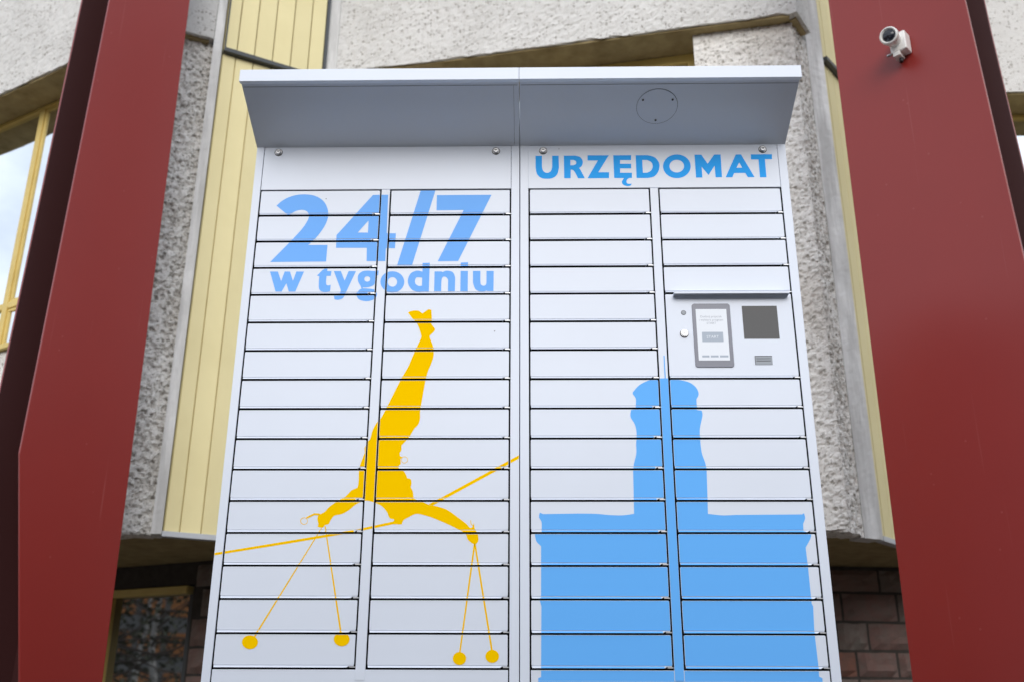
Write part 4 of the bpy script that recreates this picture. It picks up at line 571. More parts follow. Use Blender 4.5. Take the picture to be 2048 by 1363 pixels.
gbox(0.036, gl - 0.045, -0.01, 0.09, -0.485, -0.441).build('frame_rail', FRAMEY, gw_, 0.003)

# stones, one by one down to a little below the picture; the rest joined
def stone_mesh(seed):
    rnd = random.Random(seed); mb = MB(); nu, nv = 6, 4; ix = {}
    for i in range(nu + 1):
        for j in range(nv + 1):
            u, v = i / nu - 0.5, j / nv - 0.5
            ed = i in (0, nu) or j in (0, nv)
            y = (0.0 if ed else -0.012 - rnd.random() * 0.022)
            if ed:
                u *= 1 - rnd.random() * 0.03; v *= 1 - rnd.random() * 0.06
            ix[i, j] = len(mb.v); mb.v.append((u, y, v))
    for i in range(nu):
        for j in range(nv):
            mb.f.append((ix[i, j], ix[i + 1, j], ix[i + 1, j + 1], ix[i, j + 1])); mb.mi.append(0)
    rim = [(i, 0) for i in range(nu)] + [(nu, j) for j in range(nv)] + [(i, nv) for i in range(nu, 0, -1)] + [(0, j) for j in range(nv, 0, -1)]
    b = {}
    for k in rim:
        b[k] = len(mb.v); x, y, z = mb.v[ix[k]]; mb.v.append((x, 0.03, z))
    for a, c in zip(rim, rim[1:] + rim[:1]):
        mb.f.append((ix[c], ix[a], b[a], b[c])); mb.mi.append(0)
    out = []
    for mm in STONES:
        me = bpy.data.meshes.new('stone')
        me.from_pydata(mb.v, [], mb.f); me.materials.append(mm); me.update(); out.append(me)
    return out
VAR = [stone_mesh(s) for s in range(7)]
low = MB()
rs = random.Random(5)
for A, B in ((W0, W1), (W1, W2), (W2, W3)):
    A, B, d, n = frame2(A, B); l = (B - A).length
    rz = math.atan2(d.y, d.x)
    rows = [(-0.10, 0.045), (0.045, 0.19), (0.19, 0.345), (0.345, 0.515), (0.515, 0.69), (0.69, ZB)]
    lows = [(-0.60, -0.44), (-0.44, -0.27), (-0.27, -0.10)]
    for z0, z1 in rows + lows:
        s = 0.004 if l > 4 else 0.0
        s += 0
        while s < l - 0.05:
            w = rs.choice((0.2, 0.26, 0.31, 0.36, 0.42))
            w = min(w, l - s)
            if l - s - w < 0.1:
                w = l - s
            c = A + d * (s + w / 2); s0, s1 = s, s + w
            s += w
            # leave the window's opening free
            if abs(rz + 0.4475) < 0.02:
                o0, o1 = 3.568, 4.395
                if z0 < 0.70 and z1 > -0.45 and s1 > o0 and s0 < o1:
                    if s0 < o0 - 0.06: s1 = o0
                    elif s1 > o1 + 0.06: s0 = o1
                    else: continue
                    w = s1 - s0; c = A + d * (s0 + w / 2)
            top = min(z1, 0.835)
            if z0 in [r[0] for r in lows]:
                q = [pt(A, d, n, s0 + 0.006, -0.02, z0 + 0.006), pt(A, d, n, s1 - 0.006, -0.02, z0 + 0.006), pt(A, d, n, s1 - 0.006, -0.02, z1 - 0.006), pt(A, d, n, s0 + 0.006, -0.02, z1 - 0.006)]
                low.hexa(q + [p + n * 0.03 for p in q])
                continue
            o = place('stone', rs.choice(VAR)[rs.choice((0, 0, 0, 1, 1, 1, 1, 2, 2, 0, 1, 3) if z0 < 0.6 else (0, 1, 1, 2))], bld, P(c.x, c.y, (z0 + top) / 2))
            o.scale = (w - 0.012, 1, top - z0 - 0.012)
            o.rotation_euler = (0, 0, rz)
lw = low.build('lower_stones', STONES[1], bld); lw['kind'] = 'stuff'

# rooms behind the glass
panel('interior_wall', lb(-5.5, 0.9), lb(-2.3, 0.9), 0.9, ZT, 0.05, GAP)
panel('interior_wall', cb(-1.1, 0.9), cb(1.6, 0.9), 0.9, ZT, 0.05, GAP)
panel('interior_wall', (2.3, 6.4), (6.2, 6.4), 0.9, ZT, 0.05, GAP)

# ------------------------------------------------------------------ red steel columns
def column(label, base, plates, n, depth, thick=0.016):
    """plates: the outline of the near flange (plan+height); the far flange stands 'depth' behind it"""
    n = Vector((n[0], n[1], 0)).normalized()
    root = thing('steel_column', label, 'column', P(base[0], base[1], -CAMZ), 'red steel columns in front of the building')
    fr = [P(*p) for p in plates]
    MB().prism(fr, -n * thick).build('flange', RED, root, 0.0025)
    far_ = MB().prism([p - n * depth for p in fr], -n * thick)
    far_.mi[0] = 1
    far_.build('flange', [RED, REDSHADE], root, 0.0025)
    mid = []
    for p in fr:
        c = sum((a for a in fr), Vector()) / len(fr)
        mid.append(p)
    return root, fr, n
# left: outline counter-clockwise seen from the front
Lp = [(-2.0785, 4.284, -CAMZ), (-1.8690, 4.5735, -CAMZ), (-1.8735, 4.5673, 0.11), (-1.8985, 4.5328, 3.724), (-1.9120, 4.514, 6.4), (-2.1290, 4.2137, 6.4), (-2.1618, 4.1683, 3.4293), (-2.1883, 4.1316, 1.0284), (-2.0904, 4.2672, 0.1026)]
rootL, frL, nL = column('oxide red steel column with tapered foot, left of the lockers', (-2.1, 4.45), Lp, (0.8105, -0.5856), 0.300)
# web: from the middle of the near flange to the far one
def web(root, a0, a1, n, depth, z0, z1, t=0.014):
    a = Vector((a0[0], a0[1], 0)); u = Vector((a1[0] - a0[0], a1[1] - a0[1], 0)).normalized()
    c = (Vector((a0[0], a0[1], 0)) + Vector((a1[0], a1[1], 0))) / 2
    q = []
    for sx, sb in ((-t / 2, 0.0165), (-t / 2, depth - 0.0005)):
        pass
    p = lambda s, b, z: P(*(c + u * s - n * b)[:2], z)
    b0, b1 = 0.0162, depth - 0.0002
    q = [p(t / 2, b0, z0), p(t / 2, b1, z0), p(t / 2, b1, z1), p(t / 2, b0, z1), p(-t / 2, b0, z0), p(-t / 2, b1, z0), p(-t / 2, b1, z1), p(-t / 2, b0, z1)]
    MB().hexa(q).build('web', REDSHADE, root)
web(rootL, (-1.9, 4.53), (-2.13, 4.212), nL, 0.300, -CAMZ, 6.38)
Rp = [(1.8720, 3.513, -CAMZ), (1.8982, 3.4885, 1.3), (1.8652, 3.5193, 2.8537), (1.8250, 3.5568, 6.4), (1.4440, 3.9125, 6.4), (1.4309, 3.9245, 3.1896), (1.4182, 3.9364, 0.1043), (1.4160, 3.9385, -CAMZ)]
rootR, frR, nR = column('wide oxide red steel column carrying the white security camera, right of the lockers', (1.7, 3.8), Rp[::-1] if False else [Rp[7], Rp[0], Rp[1], Rp[2], Rp[3], Rp[4], Rp[5], Rp[6]], (-0.682, -0.731), 0.300)
web(rootR, (1.425, 3.93), (1.868, 3.517), nR, 0.300, -CAMZ, 6.38)

# ------------------------------------------------------------------ security camera on the right column
sc0 = P(1.648, 3.722, 2.755)
sroot = thing('security_camera', 'small white security camera with a round lens, mounted high on the right red column', 'camera', sc0)
ax = Vector((-0.62, -0.76, -0.20)).normalized()           # where it looks
sx = Vector((0, 0, 1)).cross(ax).normalized() * -1
su = sx.cross(ax).normalized()
if su.z < 0: su = -su
nn = Vector((-0.682, -0.731, 0)); uu = Vector((0.731, -0.682, 0))
def obox(c, a, b, cc, ha, hb, hc):
    q = []
    for f in (1, -1):
        q += [c + a * s1 * ha + b * s2 * hb + cc * f * hc for s1, s2 in ((-1, -1), (1, -1), (1, 1), (-1, 1))]
    return MB().hexa(q)
obox(sc0 + nn * 0.030 + uu * 0.012, uu, Vector((0, 0, 1)), nn, 0.036, 0.047, 0.029).build('junction_box', CAMW, sroot, 0.005)
b0 = sc0 + nn * 0.055 + Vector((0, 0, 0.012))
MB().cyl(b0 - ax * 0.03, b0 + ax * 0.050, 0.031, 0.031, 24).build('barrel', CAMW, sroot, 0.004)
h0 = b0 + ax * 0.051
hd = MB()
hd.cyl(h0, h0 + ax * 0.012, 0.032, 0.040, 28, caps=(True, False)); hd.cyl(h0 + ax * 0.012, h0 + ax * 0.030, 0.040, 0.039, 28, caps=(False, False)); hd.cyl(h0 + ax * 0.030, h0 + ax * 0.034, 0.039, 0.034, 28, caps=(False, False)); hd.cyl(h0 + ax * 0.034, h0 + ax * 0.026, 0.034, 0.0275, 28, caps=(False, False))
hd.build('lens_hood', CAMW, sroot)
ln = MB()
for r0, r1, z0, z1 in ((0.0278, 0.024, 0.026, 0.0305), (0.024, 0.014, 0.0305, 0.034), (0.014, 0.0005, 0.034, 0.0355)):
    ln.cyl(h0 + ax * z0, h0 + ax * z1, r0, r1, 24, caps=(False, False))
ln.build('lens', LENS, sroot, smooth=True)
obox(sc0 + nn * 0.034 + Vector((0, 0, -0.056)), uu, Vector((0, 0, 1)), nn, 0.016, 0.011, 0.026).build('bracket', CAMW, sroot, 0.003)
MB().cyl(sc0 + nn * 0.02 + uu * 0.006 + Vector((0, 0, -0.052)), sc0 + nn * 0.030 + uu * 0.006 + Vector((0, 0, -0.086)), 0.011, 0.008, 14).build('cable_gland', BLACK, sroot)
MB().cyl(sc0 + nn * 0.058 + Vector((0, 0, -0.050)) - uu * 0.02, sc0 + nn * 0.064 + Vector((0, 0, -0.054)) - uu * 0.04, 0.006, 0.006, 10).build('screw', CHROME, sroot)

# ------------------------------------------------------------------ the lockers
ZC = CAMZ
def W3(x, y, z): return Vector((x, y, z + ZC))
lk = thing('parcel_locker', 'white parcel lockers with rows of narrow doors, blue lettering, yellow acrobat and blue tower print', 'locker', (0, 0.28, 0))
Z0, H = 1.5457, 0.0901
ROW = [Z0 - k * H for k in range(17)]
ZTOP = 1.704
COLS = [(-0.8235, -0.4405), (-0.4092, -0.0295), (0.0295, 0.4088), (0.4385, 0.8215)]
GX, GZ = 0.0023, 0.0026          # half of the gaps at the doors' sides, top and bottom

# prints: flat vinyl cut at every gap, laid on the doors, posts and panels
def tess(layers):
    out = []
    for lay, cs in layers:
        loops = [[Vector((c[i] / 1000, c[i + 1] / 1000, 0)) for i in range(0, len(c), 2)] for c in cs]
        flat = [p for lp in loops for p in lp]
        for t in tessellate_polygon(loops):
            a, b, c = (flat[k] for k in t)
            ar = (b - a).cross(c - a).z
            if abs(ar) < 1e-12: continue
            out.append((lay, (a, b, c) if ar > 0 else (a, c, b)))
    return out
def clip(tris, x0, z0, x1, z1):
    """cut triangles to a rectangle (Sutherland-Hodgman)"""
    res = []
    for lay, t in tris:
        if max(p.x for p in t) <= x0 or min(p.x for p in t) >= x1 or max(p.y for p in t) <= z0 or min(p.y for p in t) >= z1:
            continue
        pg = [(p.x, p.y) for p in t]
        for ax_, lim, sg in ((0, x0, 1), (0, x1, -1), (1, z0, 1), (1, z1, -1)):
            new = []
            for k in range(len(pg)):
                a, b = pg[k], pg[(k + 1) % len(pg)]
                da, db = (a[ax_] - lim) * sg, (b[ax_] - lim) * sg
                if da >= 0: new.append(a)
                if (da >= 0) != (db >= 0):
                    f = da / (da - db); new.append((a[0] + (b[0] - a[0]) * f, a[1] + (b[1] - a[1]) * f))
            pg = new
            if not pg: break
        if len(pg) >= 3:
            res.append((lay, pg))
    return res
T_TEXT = [tess([e]) for e in PR_BLUE[:14]]
T_TOWER = [tess([e]) for e in PR_BLUE[14:]]
T_YEL = [tess([e]) for e in PR_YELLOW]
T_HEAD = [tess([e]) for e in PR_HEAD]
PRINTSETS = (('letter_print', T_TEXT, BLUE), ('tower_print', T_TOWER, TOWERBLUE), ('acrobat_print', T_YEL, YELLOW))
def add_prints(parent, rects, sets=PRINTSETS):
    """rects: (x0, z0, x1, z1, y at z1, slope): y grows towards the viewer by slope per metre below z1"""
    for name, shapes, m in sets:
        for tr in shapes:
            for x0, z0, x1, z1, y1, sl in rects:
                mb = MB()
                for lay, pg in clip(tr, x0, z0, x1, z1):
                    mb.face([W3(x, y1 - (z1 - z) * sl - 0.0003 - lay * 0.00025, z) for x, z in pg])
                if mb.f:
                    mb.build(name, m, parent)

LIPD, LIPH, GRV = 0.0034, 0.0046, 0.0013     # the flared lip along each door's lower edge
def door_mesh(w, h, hinge=True):
    """local: x 0..w, z 0..h, front at y = 0"""
    mb = MB(); t = 0.018; zl = LIPH + GRV; r = 0.003; c = 0.0007
    def rr(x0, z0, x1, z1, rad):
        pts = []
        for cx, cz, a0 in ((x1 - rad, z0 + rad, -90), (x1 - rad, z1 - rad, 0), (x0 + rad, z1 - rad, 90), (x0 + rad, z0 + rad, 180)):
            for k in range(3):
                a = R(a0 + 45 * k); pts.append((cx + rad * math.cos(a), cz + rad * math.sin(a)))
        return pts
    A = [(x, 0.0, z) for x, z in rr(c, zl + c, w - c, h - c, r)]
    B = [(x, c, z) for x, z in rr(0, zl, w, h, r)]
    E = [(x, 0.0025, z) for x, z in rr(0, zl, w, h, r)]
    D = [(x, t, z) for x, z in rr(0, zl, w, h, r)]
    mb.face(A)
    n = len(A)
    for S, T, mi in ((A, B, 0), (B, E, 0), (E, D, 1)):
        for k in range(n):
            j = (k + 1) % n
            mb.face([S[j], S[k], T[k], T[j]], mi)
    # groove bottom, then the lip, cut short and slanted at the hinge end
    xe = w - 0.021
    mb.face([(0.001, 0.0016, LIPH - 0.001), (w - 0.001, 0.0016, LIPH - 0.001), (w - 0.001, 0.0016, zl + 0.0008), (0.001, 0.0016, zl + 0.0008)])
    top, bot = LIPH, 0.0
    f = [(0.0012, 0.0, top), (0.0024, -LIPD, bot), (xe, -LIPD, bot), (xe + 0.008, 0.0, top)]
    mb.face(f)
    g0 = [(0.0012, 0.0012, top), (0.0024, 0.012, bot), (xe, 0.012, bot), (xe + 0.008, 0.0012, top)]
    mb.face([f[3], g0[3], g0[0], f[0]])
    mb.face([f[1], g0[1], g0[2], f[2]], 1); mb.face([f[2], g0[2], g0[3], f[3]]); mb.face([f[0], g0[0], g0[1], f[1]])
    me = bpy.data.meshes.new('door')
    me.from_pydata(mb.v, [], mb.f); me.materials.append(WHITE); me.materials.append(GAP)
    me.polygons.foreach_set('material_index', mb.mi); me.update()
    return me
def hinge_mesh():
    mb = MB(); mb.box((-0.0125, -0.0012, 0.0002), (0.0030, 0.006, 0.0028))
    me = bpy.data.meshes.new('hinge'); me.from_pydata(mb.v, [], mb.f); me.materials.append(STEEL); me.update()
    return me
HM = hinge_mesh()
def make_doors(ci, rows, meshes={}):
    x0, x1 = COLS[ci][0] + GX, COLS[ci][1] - GX
    w = x1 - x0
    for k in rows:
        zt, zb = ROW[k] - GZ, ROW[k + 1] + GZ
        key = (ci, round(zt - zb, 4))
        if key not in meshes:
            meshes[key] = door_mesh(w, zt - zb)
        # doors never sit perfectly flush
        dy = random.uniform(-0.0006, 0.0006)
        o = place('door', meshes[key], lk, W3(x0, dy, zb))
        o.rotation_euler = (random.uniform(-0.004, 0.004), 0, random.uniform(-0.0012, 0.0012))
        place('hinge', HM, o, W3(x1, dy, zb))
        zl = zb + LIPH + GRV
        add_prints(o, [(x0 + 0.0008, zl + 0.0008, x1 - 0.0008, zt - 0.0008, dy, 0.0), (x0 + 0.0024, zb, x1 - 0.021, zb + LIPH, dy, LIPD / LIPH)])
for ci in (0, 1, 2):
    make_doors(ci, range(16))
make_doors(3, [0, 1, 2, 3] + list(range(7, 16)))

# cabinets: sides, back and roof, with a black inner face behind the gaps
for sgn in (-1, 1):
    xo, xi = 0.85 * sgn, 0.0012 * sgn
    xa, xb = min(xo, xi), max(xo, xi)
    mb = MB()
    za, zt = 0.0, ZTOP + ZC
    t = 0.0012
    mb.box((xa, 0.005, za), (xa + 0.002, 0.56, zt)); mb.box((xb - 0.002, 0.005, za), (xb, 0.56, zt))
    mb.box((xa + 0.002, 0.555, za), (xb - 0.002, 0.56, zt)); mb.box((xa + 0.002, 0.0225, zt - 0.003), (xb - 0.002, 0.555, zt))
    mb.build('cabinet_shell', WHITE, lk, 0.0008)
    MB().box((xa + 0.003, 0.024, za + 0.01), (xb - 0.003, 0.030, zt - 0.005)).build('gap_backing', GAP, lk)
    # posts at the cabinet's sides
    dl = [c for c in COLS if (c[0] + c[1]) * sgn > 0]
    for px0, px1 in ((xa, dl[0][0] - GX), (dl[1][1] + GX, xb)):
        o = MB().box((px0, 0.0, 0.0), (px1, 0.0045, ZTOP + ZC)).build('side_post', WHITE, lk, 0.0012)
        add_prints(o, [(px0 + 0.001, -CAMZ, px1 - 0.001, ZTOP, 0.0, 0.0)])
    # the post between the two columns of doors, ending in a tongue over the base panel
    mx0, mx1 = dl[0][1] + GX, dl[1][0] - GX
    zb = 0.0745
    o = MB().box((mx0, -0.0008, zb + ZC), (mx1, 0.004, ROW[0] + ZC + 0.001)).build('mullion', WHITE, lk, 0.0008)
    add_prints(o, [(mx0 + 0.0006, zb + 0.0006, mx1 - 0.0006, ROW[0], -0.0008, 0.0)])
    # base panel under the last row
    bx0, bx1 = dl[0][0] + GX * 0.4, dl[1][1] - GX * 0.4
    o = MB().box((bx0, 0.0005, 0.012), (bx1, 0.020, ROW[16] + ZC - GZ)).build('base_panel', WHITE, lk, 0.0012)
    add_prints(o, [(bx0 + 0.001, 0.0745, mx0 - 0.0012, ROW[16] - GZ - 0.001, 0.0005, 0.0), (mx1 + 0.0012, 0.0745, bx1 - 0.001, ROW[16] - GZ - 0.001, 0.0005, 0.0),
                   (bx0 + 0.001, -0.02, bx1 - 0.001, 0.0738, 0.0005, 0.0)])
    # header panel with two locks
    hx0, hx1 = (-0.8240, -0.0282) if sgn < 0 else (0.0270, 0.8228)
    o = MB().box((hx0, 0.0, ROW[0] + GZ + ZC), (hx1, 0.020, ZTOP - 0.001 + ZC)).build('header_panel', WHITE, lk, 0.0008)
    if sgn > 0:
        add_prints(o, [(hx0, ROW[0] + GZ, hx1, ZTOP, 0.0, 0.0)], (('letter_print', T_HEAD, HEADBLUE),))
    for lx in ((-0.7785, -0.0767) if sgn < 0 else (0.0748, 0.7765)):
        c = W3(lx, 0, 1.684)
        mb = MB()
        mb.cyl(c, c + Vector((0, -0.003, 0)), 0.0112, 0.0108, 24); mb.cyl(c + Vector((0, -0.003, 0)), c + Vector((0, -0.009, 0)), 0.0095, 0.0088, 24, caps=(False, False))
        mb.cyl(c + Vector((0, -0.009, 0)), c + Vector((0, -0.0078, 0)), 0.0088, 0.0072, 24, caps=(False, True))
        mb.cyl(c + Vector((0, -0.0002, 0)), c + Vector((0, -0.0008, 0)), 0.0132, 0.0132, 24, mi=1)
        mb.box(c + Vector((-0.0052, -0.0082, 0.0002)), c + Vector((0.0052, -0.0079, 0.0028)), 1)
        mb.box(c + Vector((-0.0018, -0.0083, -0.0016)), c + Vector((0.0018, -0.00795, 0.0018)), 1)
        mb.build('lock', [CHROME, BLACK], o)
    # canopy: rises towards the front
    ca, cb_ = (-0.851, -0.0009) if sgn < 0 else (0.0009, 0.851)
    yz = [(0.0, ZTOP), (-0.222, 1.797), (-0.222, 1.829), (0.56, 1.845), (0.56, ZTOP + 0.0005), (0.023, ZTOP + 0.0005)]
    mb = MB()
    mb.prism([W3(ca, y, z) for y, z in yz], (cb_ - ca, 0, 0))
    cn_ = mb.build('canopy', WHITE, lk, 0.001)
    mb = MB()
    mb.prism([W3(ca - 0.0006, y, z) for y, z in ((-0.2225, 1.7935), (-0.2225, 1.7905), (-0.2415, 1.7875), (-0.2420, 1.8295), (-0.2225, 1.8300))][::-1], (cb_ - ca + 0.0012, 0, 0))
    mb.build('fascia', WHITE, cn_, 0.0015)
    d = Vector((0, -0.222, 0.093)).normalized(); nrm = Vector((0, -0.093, -0.222)).normalized()
    for s0, s1, xa_, xb_ in ((0.2185, 0.2215, ca + 0.004, cb_ - 0.004), (0.2065, 0.2078, ca + 0.004, cb_ - 0.004), (0.004, 0.205, cb_ - 0.0165, cb_ - 0.0158) if sgn < 0 else (0.20, 0.2001, ca + 0.5, ca + 0.5001)):
        p_ = lambda x, s, h: W3(x, -s, ZTOP + s * 0.093 / 0.222) + nrm * h
        mb = MB(); mb.face([p_(xa_, s0, 0.0004), p_(xb_, s0, 0.0004), p_(xb_, s1, 0.0004), p_(xa_, s1, 0.0004)][::-1]); mb.build('soffit_seam', SEAM, cn_)
    if sgn > 0:                   # round cover plate and its three screws
        c = W3(0.4275, -0.1332, 1.7598)
        mb = MB(); mb.cyl(c - nrm * 0.001, c + nrm * 0.0013, 0.0628, 0.0622, 56); mb.build('cover_plate', WHITE, cn_)
        mb = MB()
        n_ = 56; q = nrm.to_track_quat('Z', 'Y')
        ring = lambda r, h: [c + nrm * h + q @ Vector((r * math.cos(2 * math.pi * k / n_), r * math.sin(2 * math.pi * k / n_), 0)) for k in range(n_)]
        r0, r1 = ring(0.0630, 0.0004), ring(0.0639, 0.0004)
        for k in range(n_):
            j = (k + 1) % n_; mb.face([r0[k], r1[k], r1[j], r0[j]])
        mb.build('cover_joint', SEAM, cn_)
        for sxz in ((0.3818, -0.1561, 1.7694), (0.4730, -0.1565, 1.7696), (0.4273, -0.0878, 1.7408)):
            s = W3(*sxz); mb = MB()
            mb.cyl(s, s + nrm * 0.0032, 0.0042, 0.0032, 14, capmi=1); mb.cyl(s + nrm * 0.0033, s + nrm * 0.0035, 0.0016, 0.0016, 6, mi=1)
            mb.build('screw', [CHROME, BLACK], cn_)

# control panel: a door of its own with hood, tablet, scanner window, card slot, lock and eye
x0, x1 = COLS[3][0] + GX, COLS[3][1] - GX
zt, zb = ROW[4] - GZ, ROW[7] + GZ
cp = place('control_panel', door_mesh(x1 - x0, zt - zb), lk, W3(x0, 0, zb))
place('hinge', HM, cp, W3(x1, 0, zb))
mb = MB()
pr = [(0.0, 1.1795), (-0.0245, 1.1850), (-0.0255, 1.1800), (-0.0240, 1.1795), (-0.0235, 1.1835), (0.0, 1.1775)]
mb.prism([W3(0.4650, y, z) for y, z in ((0.0, 1.1755), (-0.0250, 1.1760), (-0.0250, 1.1815), (0.0, 1.1815))][::-1], (0.3440, 0, 0))
hood = MB()
hx0, hx1 = 0.4640, 0.8090
hood.box(W3(hx0, -0.026, 1.1800), W3(hx1, 0.0, 1.1815)); hood.box(W3(hx0, -0.026, 1.1742), W3(hx1, -0.0248, 1.1800)); hood.box(W3(hx0, -0.0248, 1.1742), W3(hx0 + 0.0012, 0, 1.1800)); hood.box(W3(hx1 - 0.0012, -0.0248, 1.1742), W3(hx1, 0, 1.1800))
hood.build('hood', WHITE, cp, 0.0004)
def rrect(x0, z0, x1, z1, r, y, k=5):
    pts = []
    for cx, cz, a0 in ((x1 - r, z0 + r, -90), (x1 - r, z1 - r, 0), (x0 + r, z1 - r, 90), (x0 + r, z0 + r, 180)):
        for i in range(k):
            a = R(a0 + 90 * i / (k - 1)); pts.append(W3(cx + r * math.cos(a), y, cz + r * math.sin(a)))
    return pts
tb = MB().prism(rrect(0.5182, 0.9497, 0.6325, 1.1510, 0.008, -0.0022), (0, 0.003, 0)).build('tablet', BEZEL, cp, 0.0006)
MB().prism(rrect(0.5290, 0.9708, 0.6210, 1.1328, 0.0005, -0.0026, 2), (0, 0.0008, 0)).build('screen', SCREEN, cp)
mb = MB(); mb.face(rrect(0.5433, 1.0283, 0.6061, 1.0598, 0.0008, -0.0028, 2)); mb.build('screen_button', SCRGREY, cp)
for a, b_ in ((0.540, 0.561), (0.565, 0.588), (0.592, 0.617)):
    mb = MB(); mb.face(rrect(a, 0.9805, b_, 0.9865, 0.0004, -0.0028, 2)); mb.build('screen_footer', SCRGREY, cp)
# screen wording, flat type
def word(txt, cx, cz, size, m, parent, y):
    cu = bpy.data.curves.new('word', 'FONT'); cu.body = txt; cu.size = size; cu.align_x = 'CENTER'; cu.align_y = 'CENTER'
    cu.resolution_u = 3
    ob = bpy.data.objects.new('word', cu); scene.collection.objects.link(ob)
    dg = bpy.context.evaluated_depsgraph_get()
    me = bpy.data.meshes.new_from_object(ob.evaluated_get(dg))
    bpy.data.objects.remove(ob)
    for v in me.vertices:
        v.co = (v.co.x, 0.0, v.co.y)
    me.materials.clear(); me.materials.append(m); me.update()
    return place('screen_text', me, parent, W3(cx, y, cz))
word('START', 0.5747, 1.0440, 0.0125, SCREEN, cp, -0.0031)
for i, s in enumerate(('Dotknij przycisk', 'i wybierz program', 'START')):
    word(s, 0.5735, 1.1085 - i * 0.0105, 0.0098, SCRTEXT, cp, -0.0028)
# scanner window: recessed dark glass
MB().prism(rrect(0.6685, 1.0385, 0.7735, 1.1435, 0.0006, -0.0006, 2), (0, 0.002, 0)).build('scanner_window', SCANNER, cp)
mb = MB(); mb.prism(rrect(0.6947, 0.9577, 0.7455, 0.9850, 0.0006, -0.0012, 2), (0, 0.002, 0))
mb.build('card_reader', SLOT, cp)
mb = MB()
mb.box(W3(0.6990, -0.0020, 0.9690), W3(0.7410, -0.0010, 0.9702)); mb.box(W3(0.6990, -0.0020, 0.9760), W3(0.7410, -0.0010, 0.9768)); mb.box(W3(0.6947, -0.0022, 0.9840), W3(0.7455, -0.0010, 0.9850)); mb.box(W3(0.6947, -0.0022, 0.9577), W3(0.6957, -0.0010, 0.9840))
mb.build('card_reader_rim', BLACK, cp)
c = W3(0.4928, 0, 1.1225)
mb = MB(); mb.cyl(c, c + Vector((0, -0.0006, 0)), 0.0076, 0.0076, 24, mi=1); mb.cyl(c + Vector((0, -0.0007, 0)), c + Vector((0, -0.0016, 0)), 0.0064, 0.0058, 24)
mb.build('light_sensor', [SLOT, BLACK], cp)
c = W3(0.4912, 0, 1.0557)
mb = MB(); mb.cyl(c, c + Vector((0, -0.005, 0)), 0.0112, 0.0108, 28); mb.cyl(c + Vector((0, -0.005, 0)), c + Vector((0, -0.0085, 0)), 0.0098, 0.0088, 28)
mb.box(c + Vector((-0.0011, -0.0089, -0.0040)), c + Vector((0.0013, -0.0084, 0.0045)), 1)
mb.cyl(c + Vector((0, -0.0002, 0)), c + Vector((0, -0.0008, 0)), 0.0130, 0.0130, 24, mi=1)
mb.build('key_lock', [CHROME, BLACK], cp)

# ------------------------------------------------------------------ what the windows mirror: the buildings across the street and a few birches
def block(label, loc, corner, along, inward, length, height, wallm, storeys, bays, pm, pname):
    """a plain slab block: wall, and its windows or brick panels standing a little proud of the wall"""
    t = thing('apartment_building', label, 'building', P(*loc, -CAMZ))
    A = Vector((*corner, 0)); d = Vector((*along, 0)).normalized(); n = Vector((*inward, 0)).normalized()
    def slab(name, s0, s1, b0, b1, z0, z1, m, par):
        q = [pt(A, d, n, s0, b0, z0), pt(A, d, n, s1, b0, z0), pt(A, d, n, s1, b0, z1), pt(A, d, n, s0, b0, z1)]
        return MB().hexa(q + [p + n * (b1 - b0) for p in q]).build(name, m, par)
    slab('wall', 0, length, 0, 8, -CAMZ, height, wallm, t)
    slab('roof', -0.3, length + 0.3, -0.3, 8.3, height + 0.002, height + 0.35, DARKFLASH, t)
    bw = length / bays; sh = (height - 0.4) / storeys
    for i in range(bays):
        for j in range(storeys):
            slab(pname, i * bw + bw * 0.12, i * bw + bw * 0.88, -0.06, -0.002, j * sh + sh * 0.3, j * sh + sh * 0.88, pm, t)
block('orange brick apartment building with a grey grid of floors to the left across the street', (-34, -8), (-30, 7), (0, -1), (-1, 0), 32, 8.0, CONCG, 6, 34, BRICKO, 'brick_panel')
block('long beige apartment block straight across the street from the lockers', (0, -34), (34, -30), (-1, 0), (0, -1), 66, 9.0, CONCB, 3, 22, GLASS_LOW, 'window')
block('beige apartment block to the right across the street', (34, -6), (31, -24), (0, 1), (1, 0), 30, 10.5, CONCB, 3, 10, GLASS_LOW, 'window')
trs = [(-10.6, 4.3), (-11.8, 3.0), (-13.4, 3.9), (-14.6, 2.5)]
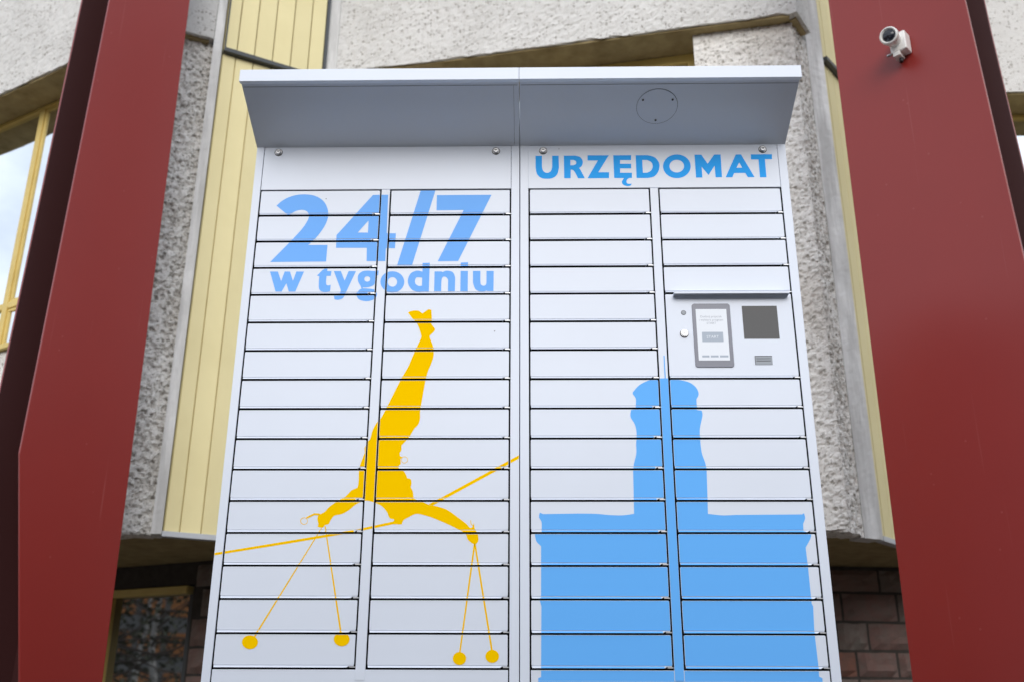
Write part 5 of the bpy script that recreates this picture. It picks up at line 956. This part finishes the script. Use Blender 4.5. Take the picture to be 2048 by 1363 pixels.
for i, (tx, ty) in enumerate(trs):
    rt = random.Random(20 + i)
    tr = thing('birch_tree', ('slender birch with thin hanging branches left of the lockers', 'forked birch with pale trunk across from the lockers', 'tall birch nearest to the building', 'bushy birch standing farthest from the building')[i], 'tree', P(tx, ty, -CAMZ))
    tk = MB(); base = P(tx, ty, -CAMZ); p0 = base; r0 = 0.085
    lines = [p0]
    for s in range(7):
        p1 = p0 + Vector((rt.uniform(-.12, .12), rt.uniform(-.12, .12), 0.50)); tk.cyl(p0, p1, r0, r0 * 0.82, 9); p0 = p1; r0 *= 0.82; lines.append(p0)
    tk.build('trunk', BIRCH, tr)
    br = MB(); lf = MB()
    for b in range(46):
        a = rt.uniform(0, 6.28); s = lines[rt.randint(1, 7)]; q0 = s + Vector((0, 0, rt.uniform(-.4, .4)))
        dv = Vector((math.cos(a), math.sin(a), rt.uniform(-.1, .8)))
        for g_ in range(3):
            q1 = q0 + dv * rt.uniform(.35, .6); br.cyl(q0, q1, 0.022 - g_ * 0.006, 0.016 - g_ * 0.006, 5, caps=(False, False)); q0 = q1
            dv = (dv + Vector((rt.uniform(-.4, .4), rt.uniform(-.4, .4), rt.uniform(-.6, .2)))).normalized()
            for l_ in range(5):
                c_ = q0 + Vector((rt.gauss(0, .16), rt.gauss(0, .16), rt.gauss(0, .16))); u_ = Vector((rt.gauss(0, 1), rt.gauss(0, 1), rt.gauss(0, 1))).normalized() * .045; v_ = u_.orthogonal()
                lf.face([c_ - u_, c_ + v_ * .7, c_ + u_, c_ - v_ * .7])
    br.build('branches', TWIG, tr)
    lf.build('crown', LEAF, tr)

hg = thing('shade_hedge', 'unseen added hedge across the pavement, facing the lockers', 'shade_hedge', P(0, -3.2, -CAMZ))  # added out of view to block low sky from the lower doors
rh = random.Random(3); lf = MB(); core = MB()
core.box(P(-8.0, -3.7, -CAMZ), P(8.0, -2.75, 2.2)); core.build('branches', TWIG, hg)
for k in range(9000):
    f = rh.random(); x = rh.uniform(-8.1, 8.1); z = rh.uniform(-CAMZ, 2.3); y = -2.72 + rh.gauss(0, .05)
    if f > 0.8: z = 2.25 + rh.gauss(0, .06); y = rh.uniform(-3.75, -2.7)
    c_ = P(x, y, z); u_ = Vector((rh.gauss(0, 1), rh.gauss(0, 1), rh.gauss(0, 1))).normalized() * .06; v_ = u_.orthogonal()
    lf.face([c_ - u_, c_ + v_ * .7, c_ + u_, c_ - v_ * .7])
lf.build('foliage', LEAF, hg)
